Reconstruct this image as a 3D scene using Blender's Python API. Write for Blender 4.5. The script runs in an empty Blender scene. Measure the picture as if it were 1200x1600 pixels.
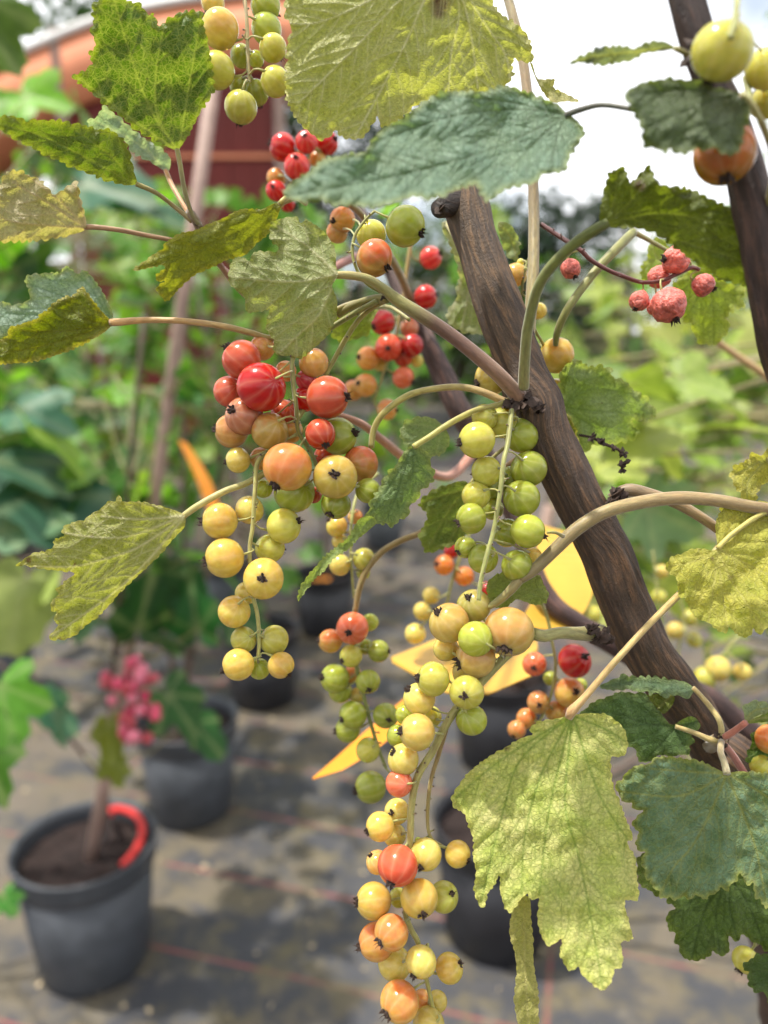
import bpy, bmesh, math, random
import numpy as np
from mathutils import Vector, Matrix, noise as mnoise
from mathutils.geometry import delaunay_2d_cdt

random.seed(7); np.random.seed(7)
S = bpy.context.scene
COL = S.collection

# ------------------------------------------------------------------ camera
FPX = 1178.0                      # focal length in photo pixels (1200 wide)
PITCH = math.radians(13.0)
CAM = Vector((0, 0, 0.95))
FW = Vector((0, math.cos(PITCH), -math.sin(PITCH)))
UP = Vector((0, math.sin(PITCH), math.cos(PITCH)))
RT = Vector((1, 0, 0))
cd = bpy.data.cameras.new('camera'); cam = bpy.data.objects.new('camera', cd); COL.objects.link(cam)
cam.location = CAM; cam.rotation_euler = (math.radians(90) - PITCH, 0, 0)
cd.sensor_fit = 'HORIZONTAL'; cd.sensor_width = 36.0; cd.lens = 36.0 * FPX / 1200.0
cd.clip_start = 0.01; cd.clip_end = 500
cd.dof.use_dof = True; cd.dof.focus_distance = 0.164; cd.dof.aperture_fstop = cd.lens / 2.7
S.camera = cam

# ------------------------------------------------------------------ sky, sun, exposure
SUN_TO = Vector((-0.30, 0.0, 0.95)).normalized()
w = bpy.data.worlds.new('World'); S.world = w; w.use_nodes = True
nt = w.node_tree; nt.nodes.clear()
def N(t, kind, **kw):
    n = t.nodes.new(kind)
    for k, v in kw.items(): setattr(n, k, v)
    return n
sky = N(nt, 'ShaderNodeTexSky', sky_type='NISHITA', sun_disc=False)
sky.sun_elevation = math.asin(SUN_TO.z); sky.sun_rotation = math.atan2(SUN_TO.x, SUN_TO.y)
sky.air_density = 1.0; sky.dust_density = 2.0
tc = N(nt, 'ShaderNodeTexCoord'); mp = N(nt, 'ShaderNodeMapping'); mp.inputs['Scale'].default_value = (1, 1, 1.8)
cn = N(nt, 'ShaderNodeTexNoise'); cn.inputs['Scale'].default_value = 2.2; cn.inputs['Detail'].default_value = 7
cr = N(nt, 'ShaderNodeValToRGB'); cr.color_ramp.elements[0].position = 0.36; cr.color_ramp.elements[1].position = 0.5
mix = N(nt, 'ShaderNodeMixRGB'); mix.inputs[2].default_value = (10.0, 10.1, 10.4, 1)
bg = N(nt, 'ShaderNodeBackground'); bg.inputs['Strength'].default_value = 0.115
wo = N(nt, 'ShaderNodeOutputWorld')
for a, b in ((tc.outputs['Generated'], mp.inputs[0]), (mp.outputs[0], cn.inputs['Vector']), (cn.outputs['Fac'], cr.inputs[0]),
             (cr.outputs[0], mix.inputs[0]), (sky.outputs[0], mix.inputs[1]), (mix.outputs[0], bg.inputs[0]), (bg.outputs[0], wo.inputs[0])):
    nt.links.new(a, b)
sd = bpy.data.lights.new('sun', 'SUN'); sd.energy = 4.2; sd.angle = math.radians(1.5); sd.color = (1.0, 0.955, 0.88)
so = bpy.data.objects.new('sun', sd); COL.objects.link(so)
so.rotation_euler = SUN_TO.to_track_quat('Z', 'Y').to_euler(); so.location = (0, 0, 5)
S.view_settings.view_transform = 'Standard'; S.view_settings.look = 'None'
S.view_settings.exposure = 0.68; S.view_settings.gamma = 1.0
S.render.engine = 'CYCLES'
S.cycles.use_denoising = True
S.cycles.max_bounces = 6; S.cycles.diffuse_bounces = 4; S.cycles.glossy_bounces = 2; S.cycles.use_adaptive_sampling = True; S.cycles.adaptive_threshold = 0.025; S.cycles.transparent_max_bounces = 8
S.cycles.caustics_reflective = False; S.cycles.caustics_refractive = False

# ------------------------------------------------------------------ helpers
def P(x, y, d):
    """photo pixel + distance in mm along the view axis -> place in the world (metres)"""
    x, y, d = float(x), float(y), float(d) * 0.001
    return CAM + d * (FW + RT * ((x - 600.0) / FPX) + UP * ((800.0 - y) / FPX))
def ground(x, y):
    r = FW + RT * ((x - 600) / FPX) + UP * ((800 - y) / FPX)
    return CAM + r * (-CAM.z / r.z)
def depth(v): return (v - CAM).dot(FW) * 1000
def lin1(c):
    c = max(0.0, c / 255.0)
    return c / 12.92 if c <= 0.04045 else ((c + 0.055) / 1.055) ** 2.4
def lin(c, k=1.0): return tuple(lin1(v) * k for v in c)
LEAF_K, BERRY_K = 0.80, 0.90

def link(name, me, parent=None, mats=(), smooth=True):
    o = bpy.data.objects.new(name, me); COL.objects.link(o)
    for m in mats: me.materials.append(m)
    if smooth: me.polygons.foreach_set('use_smooth', np.ones(len(me.polygons), dtype=bool))
    if parent: o.parent = parent
    return o
def mesh(name, verts, faces):
    me = bpy.data.meshes.new(name); me.from_pydata([tuple(v) for v in verts], [], faces); me.update(); return me
def empty(name, loc, label=None, cat=None, group=None):
    o = bpy.data.objects.new(name, None); COL.objects.link(o); o.location = loc; o.empty_display_size = 0.05
    tag(o, label, cat, group); return o
def tag(o, label=None, cat=None, group=None, kind=None):
    if label: o['label'] = label
    if cat: o['category'] = cat
    if group: o['group'] = group
    if kind: o['kind'] = kind
    return o
def set_attr(me, name, data):
    data = np.asarray(data, dtype=np.float32)
    if data.ndim == 1:
        a = me.attributes.new(name, 'FLOAT', 'POINT'); a.data.foreach_set('value', data)
    else:
        if data.shape[1] == 3: data = np.concatenate([data, np.ones((len(data), 1), np.float32)], 1)
        a = me.attributes.new(name, 'FLOAT_COLOR', 'POINT'); a.data.foreach_set('color', data.ravel())
def catmull(pts, step):
    """smooth polyline through points of any dimension, about `step` apart in the first two coordinates"""
    p = np.array(pts, float); out = []
    n = len(p)
    for i in range(n - 1):
        p0, p1, p2, p3 = p[max(i - 1, 0)], p[i], p[i + 1], p[min(i + 2, n - 1)]
        k = max(1, int(np.hypot(*(p2 - p1)[:2]) / step))
        for j in range(k):
            t = j / k
            out.append(0.5 * (2 * p1 + (p2 - p0) * t + (2 * p0 - 5 * p1 + 4 * p2 - p3) * t * t + (3 * p1 - p0 - 3 * p2 + p3) * t ** 3))
    out.append(p[-1]); return np.array(out)
def closed_curve(pts, step):
    p = np.array(pts, float); n = len(p); out = []
    for i in range(n):
        p0, p1, p2, p3 = p[i - 1], p[i], p[(i + 1) % n], p[(i + 2) % n]
        k = max(1, int(np.hypot(*(p2 - p1)) / step))
        for j in range(k):
            t = j / k
            c = 0.5 * (2 * p1 + (p2 - p0) * t + (2 * p0 - 5 * p1 + 4 * p2 - p3) * t * t + (3 * p1 - p0 - 3 * p2 + p3) * t ** 3)
            out.append(c * 0.75 + (p1 * (1 - t) + p2 * t) * 0.25)
    return np.array(out)
def seg_dist(q, a, b):
    ab = b - a; L = max(1e-9, float(ab @ ab))
    t = np.clip(((q - a) @ ab) / L, 0, 1)
    return np.hypot(*(q - (a + t[:, None] * ab)).T), t

class TB:
    """collects tubes into one mesh, with a colour per vertex and a UV in centimetres"""
    def __init__(s): s.v, s.f, s.c, s.uv = [], [], [], []
    def tube(s, pts, rad, cols, sides=10, rough=0.0, seed=0.0, cap=True):
        pts = [Vector(p) for p in pts]; n = len(pts)
        base = len(s.v); T = (pts[1] - pts[0]).normalized()
        ref = Vector((0, 0, 1)) if abs(T.z) < 0.9 else Vector((1, 0, 0))
        A = T.cross(ref).normalized(); L = 0.0
        for i, p in enumerate(pts):
            T = (pts[min(i + 1, n - 1)] - pts[max(i - 1, 0)]).normalized()
            A = (A - T * A.dot(T)).normalized(); B = T.cross(A)
            if i: L += (p - pts[i - 1]).length
            for k in range(sides):
                a = 2 * math.pi * k / sides; r = rad[i]
                if rough:
                    q = Vector((math.cos(a) * 2.2, math.sin(a) * 2.2, L * 60 + seed))
                    r *= 1 + rough * (mnoise.noise(q) + 0.6 * mnoise.noise(Vector((math.cos(a) * 6, math.sin(a) * 6, L * 130 + seed))))
                s.v.append(p + (A * math.cos(a) + B * math.sin(a)) * r)
                s.c.append(cols[i]); s.uv.append((k / sides * 2 * math.pi * rad[i] * 100, L * 100))
        for i in range(n - 1):
            for k in range(sides):
                a, b = base + i * sides + k, base + i * sides + (k + 1) % sides
                s.f.append((a, b, b + sides, a + sides))
        if cap:
            s.f.append(tuple(base + k for k in range(sides))[::-1]); e = base + (n - 1) * sides
            s.f.append(tuple(e + k for k in range(sides)))
    def build(s, name, mat, parent, origin=Vector((0, 0, 0))):
        me = mesh(name, [v - origin for v in s.v], s.f); set_attr(me, 'col', s.c)
        set_attr(me, 'tuv', np.concatenate([np.array(s.uv), np.zeros((len(s.uv), 1))], 1))
        return link(name, me, parent, (mat,))
def pix_tube(tb, pts, cols, step=6, sides=10, rough=0.0, seed=0.0, k=LEAF_K):
    """pts: (px, py, mm, radius px); cols: colours spread along the length"""
    c = catmull(pts, step); n = len(c)
    cc = np.array([lin(q, k) for q in cols]); t = np.linspace(0, len(cc) - 1, n)
    col = np.stack([np.interp(t, range(len(cc)), cc[:, j]) for j in range(3)], 1) if len(cc) > 1 else np.repeat(cc, n, 0)
    tb.tube([P(*q[:3]) for q in c], [float(max(0.3, q[3]) * q[2] * 0.001 / FPX) for q in c], col, sides, rough, seed)

# ------------------------------------------------------------------ materials
def new_mat(name):
    m = bpy.data.materials.new(name); m.use_nodes = True; t = m.node_tree
    return m, t, t.nodes['Principled BSDF'], t.nodes['Material Output'], t.links.new
def noise_n(t, L, vec, scale, detail=4, rough=0.55):
    n = N(t, 'ShaderNodeTexNoise'); n.inputs['Scale'].default_value = scale; n.inputs['Detail'].default_value = detail
    n.inputs['Roughness'].default_value = rough
    if vec is not None: L(vec, n.inputs['Vector'])
    return n
def ramp(t, L, fac, stops):
    r = N(t, 'ShaderNodeValToRGB'); e = r.color_ramp.elements
    while len(e) < len(stops): e.new(0.5)
    for i, (p, c) in enumerate(stops):
        e[i].position = p; e[i].color = tuple(c) + (1,) if len(c) == 3 else c
    L(fac, r.inputs[0]); return r
def mixc(t, L, fac, a, b, mode='MIX'):
    m = N(t, 'ShaderNodeMixRGB', blend_type=mode)
    for s, i in ((fac, 0), (a, 1), (b, 2)):
        if isinstance(s, (int, float)): m.inputs[i].default_value = s
        elif isinstance(s, tuple): m.inputs[i].default_value = s + (1,) if len(s) == 3 else s
        else: L(s, m.inputs[i])
    return m.outputs[0]
def math_n(t, L, op, a, b=None, clamp=False):
    m = N(t, 'ShaderNodeMath', operation=op, use_clamp=clamp)
    for i, s in enumerate((a, b)):
        if s is None: continue
        if isinstance(s, (int, float)): m.inputs[i].default_value = s
        else: L(s, m.inputs[i])
    return m.outputs[0]
def attr(t, name): return N(t, 'ShaderNodeAttribute', attribute_name=name)
def bump(t, L, h, strength, dist, normal=None):
    b = N(t, 'ShaderNodeBump'); b.inputs['Strength'].default_value = strength; b.inputs['Distance'].default_value = dist
    L(h, b.inputs['Height'])
    if normal: L(normal, b.inputs['Normal'])
    return b.outputs[0]
def finish_leaf(t, L, bs, out, colour, nrm, transl, rough=0.45, spec=0.4):
    L(colour, bs.inputs['Base Color']); bs.inputs['Roughness'].default_value = rough
    bs.inputs['Specular IOR Level'].default_value = spec
    if nrm: L(nrm, bs.inputs['Normal'])
    tr = N(t, 'ShaderNodeBsdfTranslucent')
    L(mixc(t, L, 1.0, colour, (1.25, 1.3, 0.55), 'MULTIPLY'), tr.inputs['Color'])
    if nrm: L(nrm, tr.inputs['Normal'])
    ms = N(t, 'ShaderNodeMixShader'); ms.inputs[0].default_value = transl
    L(bs.outputs[0], ms.inputs[1]); L(tr.outputs[0], ms.inputs[2]); L(ms.outputs[0], out.inputs[0])

def mat_leaf():
    m, t, bs, out, L = new_mat('currant_leaf')
    uv = attr(t, 'luv').outputs['Vector']; c1 = attr(t, 'col').outputs['Color']; c2 = attr(t, 'col2').outputs['Color']
    vein = attr(t, 'vein').outputs['Fac']; net = attr(t, 'net').outputs['Fac']
    n1 = noise_n(t, L, uv, 1.6, 6, 0.62)
    f = ramp(t, L, n1.outputs['Fac'], [(0.36, (0, 0, 0)), (0.66, (1, 1, 1))]).outputs[0]
    base = mixc(t, L, f, c1, c2)
    n2 = noise_n(t, L, uv, 14, 4, 0.6)
    base = mixc(t, L, 0.7, base, ramp(t, L, n2.outputs['Fac'], [(0.3, (0.55, 0.6, 0.5)), (0.72, (1.3, 1.28, 1.25))]).outputs[0], 'MULTIPLY')
    wv = N(t, 'ShaderNodeVectorMath', operation='ADD'); L(uv, wv.inputs[0])
    nw = noise_n(t, L, uv, 6, 2); sc = N(t, 'ShaderNodeVectorMath', operation='SCALE'); L(nw.outputs['Color'], sc.inputs[0]); sc.inputs['Scale'].default_value = 0.10
    L(sc.outputs[0], wv.inputs[1])
    vo = N(t, 'ShaderNodeTexVoronoi', feature='DISTANCE_TO_EDGE'); vo.inputs['Scale'].default_value = 5.0; L(wv.outputs[0], vo.inputs['Vector'])
    vo2 = N(t, 'ShaderNodeTexVoronoi', feature='DISTANCE_TO_EDGE'); vo2.inputs['Scale'].default_value = 11.0; L(wv.outputs[0], vo2.inputs['Vector'])
    l1 = ramp(t, L, vo.outputs['Distance'], [(0.0, (1, 1, 1)), (0.07, (0, 0, 0))]).outputs[0]
    l2 = ramp(t, L, vo2.outputs['Distance'], [(0.0, (0.7, 0.7, 0.7)), (0.10, (0, 0, 0))]).outputs[0]
    ll = math_n(t, L, 'MAXIMUM', l1, l2)
    vc = attr(t, 'vcol').outputs['Color']
    base = mixc(t, L, math_n(t, L, 'MULTIPLY', ll, net), base, vc)
    # a few brown specks
    n3 = noise_n(t, L, uv, 5.5, 3, 0.7)
    sp = ramp(t, L, n3.outputs['Fac'], [(0.70, (0, 0, 0)), (0.76, (0.7, 0.7, 0.7))]).outputs[0]
    base = mixc(t, L, sp, base, (0.10, 0.055, 0.02))
    base = mixc(t, L, vein, base, vc)
    h = math_n(t, L, 'MULTIPLY', ll, -1.0)
    h = math_n(t, L, 'ADD', h, math_n(t, L, 'MULTIPLY', n2.outputs['Fac'], 0.8))
    nrm = bump(t, L, h, 0.55, 0.0006)
    nf = noise_n(t, L, uv, 90, 2)
    nrm = bump(t, L, nf.outputs['Fac'], 0.25, 0.0002, nrm)
    finish_leaf(t, L, bs, out, base, nrm, 0.45, 0.46, 0.35)
    bs.inputs['Sheen Weight'].default_value = 0.12; bs.inputs['Sheen Roughness'].default_value = 0.4
    return m
def mat_far_leaf():
    m, t, bs, out, L = new_mat('background_leaf')
    oi = N(t, 'ShaderNodeObjectInfo'); tc = N(t, 'ShaderNodeTexCoord')
    n1 = noise_n(t, L, tc.outputs['Object'], 3.0, 4)
    c = mixc(t, L, 0.8, oi.outputs['Color'], ramp(t, L, n1.outputs['Fac'], [(0.3, (0.6, 0.65, 0.6)), (0.7, (1.25, 1.2, 1.1))]).outputs[0], 'MULTIPLY')
    v = attr(t, 'vein').outputs['Fac']
    c = mixc(t, L, math_n(t, L, 'MULTIPLY', v, 0.35), c, (0.42, 0.45, 0.22))
    finish_leaf(t, L, bs, out, c, bump(t, L, n1.outputs['Fac'], 0.3, 0.004), 0.42, 0.45, 0.28)
    return m
def mat_berry():
    m, t, bs, out, L = new_mat('currant_skin')
    oi = N(t, 'ShaderNodeObjectInfo'); tc = N(t, 'ShaderNodeTexCoord')
    g = N(t, 'ShaderNodeTexGradient', gradient_type='RADIAL')
    nz = noise_n(t, L, tc.outputs['Object'], 1.6, 2); va = N(t, 'ShaderNodeVectorMath', operation='ADD')
    sc = N(t, 'ShaderNodeVectorMath', operation='SCALE'); sc.inputs['Scale'].default_value = 0.14; L(nz.outputs['Color'], sc.inputs[0])
    L(tc.outputs['Object'], va.inputs[0]); L(sc.outputs[0], va.inputs[1]); L(va.outputs[0], g.inputs[0])
    a = math_n(t, L, 'MULTIPLY', g.outputs['Fac'], 9.0); a = math_n(t, L, 'PINGPONG', a, 0.5)
    line = ramp(t, L, a, [(0.0, (1, 1, 1)), (0.10, (0.5, 0.5, 0.5)), (0.30, (0, 0, 0))]).outputs[0]
    ra = N(t, 'ShaderNodeVectorMath', operation='ADD'); L(tc.outputs['Object'], ra.inputs[0])
    cb = N(t, 'ShaderNodeCombineXYZ'); r10 = math_n(t, L, 'MULTIPLY', oi.outputs['Random'], 30.0)
    L(r10, cb.inputs[0]); L(r10, cb.inputs[1]); L(cb.outputs[0], ra.inputs[1])
    nb = noise_n(t, L, ra.outputs[0], 1.1, 2)
    sxb = N(t, 'ShaderNodeSeparateXYZ'); L(tc.outputs['Object'], sxb.inputs[0])
    bl = math_n(t, L, 'ADD', math_n(t, L, 'MULTIPLY', sxb.outputs['X'], 0.30), math_n(t, L, 'MULTIPLY', nb.outputs['Fac'], 0.75))
    bl = ramp(t, L, bl, [(0.30, (0, 0, 0)), (0.62, (1, 1, 1))]).outputs[0]
    bl = math_n(t, L, 'MULTIPLY', bl, oi.outputs['Alpha'], True)
    c = mixc(t, L, bl, oi.outputs['Color'], (0.70, 0.15, 0.06))
    gmc = N(t, 'ShaderNodeGamma'); gmc.inputs[1].default_value = 1.02; L(c, gmc.inputs[0]); c = gmc.outputs[0]
    n4 = noise_n(t, L, ra.outputs[0], 3.0, 4)
    sp = ramp(t, L, noise_n(t, L, ra.outputs[0], 22, 2).outputs['Fac'], [(0.72, (0, 0, 0)), (0.78, (1, 1, 1))]).outputs[0]
    c = mixc(t, L, math_n(t, L, 'MULTIPLY', sp, 0.3), c, (0.25, 0.12, 0.04))
    c = mixc(t, L, 0.5, c, ramp(t, L, n4.outputs['Fac'], [(0.3, (0.75, 0.72, 0.66)), (0.7, (1.15, 1.15, 1.1))]).outputs[0], 'MULTIPLY')
    c = mixc(t, L, math_n(t, L, 'MULTIPLY', line, 0.26), c, mixc(t, L, 0.42, c, (1.0, 0.88, 0.56)))
    L(c, bs.inputs['Base Color'])
    bs.inputs['Subsurface Weight'].default_value = 1.0
    bs.inputs['Subsurface Radius'].default_value = (1.0, 0.75, 0.32); bs.inputs['Subsurface Scale'].default_value = 0.0055
    bs.inputs['Roughness'].default_value = 0.19; bs.inputs['IOR'].default_value = 1.42; bs.inputs['Transmission Weight'].default_value = 0.20
    L(bump(t, L, n4.outputs['Fac'], 0.08, 0.0006), bs.inputs['Normal'])
    return m
def mat_wilted():
    m, t, bs, out, L = new_mat('wilted_berry_skin')
    oi = N(t, 'ShaderNodeObjectInfo'); tc = N(t, 'ShaderNodeTexCoord')
    n = noise_n(t, L, tc.outputs['Object'], 3, 3, 0.6)
    L(mixc(t, L, 1.0, oi.outputs['Color'], ramp(t, L, n.outputs['Fac'], [(0.3, (0.5, 0.4, 0.4)), (0.7, (1.35, 1.35, 1.35))]).outputs[0], 'MULTIPLY'), bs.inputs['Base Color'])
    bs.inputs['Subsurface Weight'].default_value = 0.5; bs.inputs['Subsurface Radius'].default_value = (1, 0.4, 0.3); bs.inputs['Subsurface Scale'].default_value = 0.002
    bs.inputs['Roughness'].default_value = 0.4
    L(bump(t, L, n.outputs['Fac'], 0.8, 0.0012), bs.inputs['Normal'])
    return m
def mat_plain(name, c, rough=0.6, ns=200.0, lo=0.6, hi=1.3, bstr=0.4, bd=0.0005, spec=0.4):
    m, t, bs, out, L = new_mat(name); tc = N(t, 'ShaderNodeTexCoord')
    n = noise_n(t, L, tc.outputs['Object'], ns, 5, 0.6)
    L(mixc(t, L, 1.0, tuple(c), ramp(t, L, n.outputs['Fac'], [(0.3, (lo,) * 3), (0.7, (hi,) * 3)]).outputs[0], 'MULTIPLY'), bs.inputs['Base Color'])
    bs.inputs['Roughness'].default_value = rough; bs.inputs['Specular IOR Level'].default_value = spec
    L(bump(t, L, n.outputs['Fac'], bstr, bd), bs.inputs['Normal'])
    return m
def mat_twig():
    m, t, bs, out, L = new_mat('young_twig'); c = attr(t, 'col').outputs['Color']; uv = attr(t, 'tuv').outputs['Vector']
    mp = N(t, 'ShaderNodeMapping'); mp.inputs['Scale'].default_value = (1, 0.25, 1); L(uv, mp.inputs[0])
    n = noise_n(t, L, mp.outputs[0], 14, 5, 0.6)
    cc = mixc(t, L, 0.9, c, ramp(t, L, n.outputs['Fac'], [(0.3, (0.62, 0.58, 0.52)), (0.7, (1.3, 1.3, 1.25))]).outputs[0], 'MULTIPLY')
    n2 = noise_n(t, L, uv, 3.5, 4, 0.7)
    cc = mixc(t, L, ramp(t, L, n2.outputs['Fac'], [(0.62, (0, 0, 0)), (0.72, (0.65, 0.65, 0.65))]).outputs[0], cc, (0.10, 0.055, 0.03))
    L(cc, bs.inputs['Base Color']); bs.inputs['Roughness'].default_value = 0.5
    bs.inputs['Subsurface Weight'].default_value = 0.15; bs.inputs['Subsurface Scale'].default_value = 0.001
    bs.inputs['Sheen Weight'].default_value = 0.3
    L(bump(t, L, n.outputs['Fac'], 0.4, 0.0003), bs.inputs['Normal'])
    return m
def mat_bark():
    m, t, bs, out, L = new_mat('bark'); c = attr(t, 'col').outputs['Color']; uv = attr(t, 'tuv').outputs['Vector']
    mp = N(t, 'ShaderNodeMapping'); mp.inputs['Scale'].default_value = (1, 0.12, 1); L(uv, mp.inputs[0])
    n = noise_n(t, L, mp.outputs[0], 9, 7, 0.68); n2 = noise_n(t, L, uv, 2.2, 5, 0.65)
    cc = mixc(t, L, 1.0, c, ramp(t, L, n.outputs['Fac'], [(0.32, (0.25, 0.23, 0.22)), (0.5, (0.9, 0.87, 0.82)), (0.66, (2.3, 2.0, 1.6))]).outputs[0], 'MULTIPLY')
    cc = mixc(t, L, ramp(t, L, n2.outputs['Fac'], [(0.50, (0, 0, 0)), (0.70, (0.7, 0.7, 0.7))]).outputs[0], cc, (0.045, 0.028, 0.022))
    n3 = noise_n(t, L, uv, 16, 3, 0.7)
    cc = mixc(t, L, ramp(t, L, n3.outputs['Fac'], [(0.66, (0, 0, 0)), (0.72, (0.5, 0.5, 0.5))]).outputs[0], cc, (0.30, 0.25, 0.19))
    L(cc, bs.inputs['Base Color']); bs.inputs['Roughness'].default_value = 0.62
    L(bump(t, L, math_n(t, L, 'ADD', n.outputs['Fac'], math_n(t, L, 'MULTIPLY', n3.outputs['Fac'], 0.4)), 0.9, 0.0009), bs.inputs['Normal'])
    return m
def mat_ground():
    m, t, bs, out, L = new_mat('weed_fabric'); tc = N(t, 'ShaderNodeTexCoord'); ob = tc.outputs['Object']
    mp = N(t, 'ShaderNodeMapping'); mp.inputs['Rotation'].default_value = (0, 0, math.radians(15)); L(ob, mp.inputs[0])
    sx = N(t, 'ShaderNodeSeparateXYZ'); L(mp.outputs[0], sx.inputs[0])
    wob = noise_n(t, L, ob, 2.5, 2)
    yy = math_n(t, L, 'ADD', sx.outputs['Y'], math_n(t, L, 'MULTIPLY', wob.outputs['Fac'], 0.02))
    def lines(v, off, sp, wd):
        a = math_n(t, L, 'PINGPONG', math_n(t, L, 'SUBTRACT', v, off), sp / 2)
        return ramp(t, L, math_n(t, L, 'DIVIDE', a, wd), [(0.6, (1, 1, 1)), (1.0, (0, 0, 0))]).outputs[0]
    l1 = lines(yy, 0.902, 0.178, 0.0042); l2 = lines(sx.outputs['X'], -0.005, 0.95, 0.0042)
    ln = math_n(t, L, 'MAXIMUM', l1, l2)
    # woven tape
    we = N(t, 'ShaderNodeTexWave', bands_direction='Y'); we.inputs['Scale'].default_value = 130; L(mp.outputs[0], we.inputs['Vector'])
    wx = N(t, 'ShaderNodeTexWave', bands_direction='X'); wx.inputs['Scale'].default_value = 130; L(mp.outputs[0], wx.inputs['Vector'])
    wv = math_n(t, L, 'MULTIPLY', we.outputs['Fac'], wx.outputs['Fac'])
    base = mixc(t, L, wv, (0.030, 0.031, 0.036), (0.060, 0.060, 0.068))
    base = mixc(t, L, math_n(t, L, 'MULTIPLY', ln, 0.9), base, (0.22, 0.06, 0.05))
    n1 = noise_n(t, L, ob, 10.0, 8, 0.72); n2 = noise_n(t, L, ob, 2.2, 4, 0.6); n3 = noise_n(t, L, ob, 26, 5, 0.7)
    s = math_n(t, L, 'ADD', math_n(t, L, 'MULTIPLY', n1.outputs['Fac'], 0.62), math_n(t, L, 'MULTIPLY', n2.outputs['Fac'], 0.38))
    f = ramp(t, L, s, [(0.465, (0, 0, 0)), (0.545, (0.9, 0.9, 0.9))]).outputs[0]
    dirt = mixc(t, L, n3.outputs['Fac'], (0.055, 0.046, 0.020), (0.175, 0.142, 0.066))
    dirt = mixc(t, L, ramp(t, L, n2.outputs['Fac'], [(0.4, (0, 0, 0)), (0.65, (1, 1, 1))]).outputs[0], dirt, (0.115, 0.092, 0.070))
    base = mixc(t, L, f, base, dirt)
    f2 = ramp(t, L, noise_n(t, L, ob, 16, 6, 0.7).outputs['Fac'], [(0.56, (0, 0, 0)), (0.68, (0.6, 0.6, 0.6))]).outputs[0]
    base = mixc(t, L, f2, base, (0.15, 0.13, 0.10))
    L(base, bs.inputs['Base Color']); bs.inputs['Roughness'].default_value = 0.55
    h = math_n(t, L, 'ADD', math_n(t, L, 'MULTIPLY', n1.outputs['Fac'], 1.0), math_n(t, L, 'MULTIPLY', wv, 0.06))
    L(bump(t, L, h, 0.5, 0.012), bs.inputs['Normal'])
    return m

M_LEAF, M_FAR, M_BERRY, M_WILT = mat_leaf(), mat_far_leaf(), mat_berry(), mat_wilted()
M_TWIG, M_BARK, M_GROUND = mat_twig(), mat_bark(), mat_ground()
M_CALYX = mat_plain('dried_calyx', (0.035, 0.020, 0.013), 0.75, 900, 0.5, 1.8, 0.6, 0.0003)
M_POT = mat_plain('pot_plastic', (0.052, 0.057, 0.065), 0.45, 30, 0.8, 1.25, 0.15, 0.001)
M_POTB = mat_plain('black_pot_plastic', (0.018, 0.018, 0.021), 0.45, 30, 0.8, 1.3, 0.15, 0.001)
M_SOIL = mat_plain('potting_soil', (0.020, 0.011, 0.009), 0.9, 90, 0.3, 1.9, 1.0, 0.01)
M_STAKE = mat_plain('stake_wood', (0.32, 0.215, 0.17), 0.6, 40, 0.75, 1.2, 0.3, 0.001)
M_RED = mat_plain('red_tape', (0.62, 0.035, 0.03), 0.45, 40, 0.85, 1.1, 0.1, 0.001)
M_ORANGE = mat_plain('orange_canvas', (0.70, 0.26, 0.13), 0.7, 3, 0.88, 1.1, 0.1, 0.01)
M_DRED = mat_plain('dark_red_board', (0.13, 0.012, 0.006), 0.6, 4, 0.85, 1.15, 0.1, 0.01)
M_WHITE = mat_plain('white_trim', (0.75, 0.73, 0.70), 0.5, 5, 0.9, 1.05, 0.1, 0.01)
M_LITTER = mat_plain('dry_litter', (0.40, 0.32, 0.20), 0.8, 60, 0.6, 1.3, 0.3, 0.001)
M_TRUNK = mat_plain('tree_bark', (0.09, 0.065, 0.045), 0.8, 20, 0.5, 1.5, 0.8, 0.01)
def mat_label(name, c):
    m, t, bs, out, L = new_mat(name); tc = N(t, 'ShaderNodeTexCoord'); n = noise_n(t, L, tc.outputs['Object'], 60, 3)
    cc = mixc(t, L, 1.0, c, ramp(t, L, n.outputs['Fac'], [(0.3, (0.88, 0.88, 0.86)), (0.7, (1.06, 1.05, 1.02))]).outputs[0], 'MULTIPLY')
    finish_leaf(t, L, bs, out, cc, None, 0.25, 0.35, 0.5); return m
M_YEL = mat_label('yellow_plastic', (0.64, 0.39, 0.05)); M_ORA = mat_label('orange_plastic', (0.88, 0.36, 0.035))
M_TREELEAF = mat_far_leaf()

# ------------------------------------------------------------------ ground
gm = mesh('ground', [(-250, -250, 0), (250, -250, 0), (250, 400, 0), (-250, 400, 0)], [(0, 1, 2, 3)])
tag(link('ground', gm, None, (M_GROUND,), False), kind='structure')

# ================================================================== the white currant bush
BASE = Vector((0.27, 0.40, 0.0))
bush = empty('currant_bush', BASE, 'fruiting currant bush with brown cane, toothed leaves and hanging yellow and red berries', 'bush')

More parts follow.
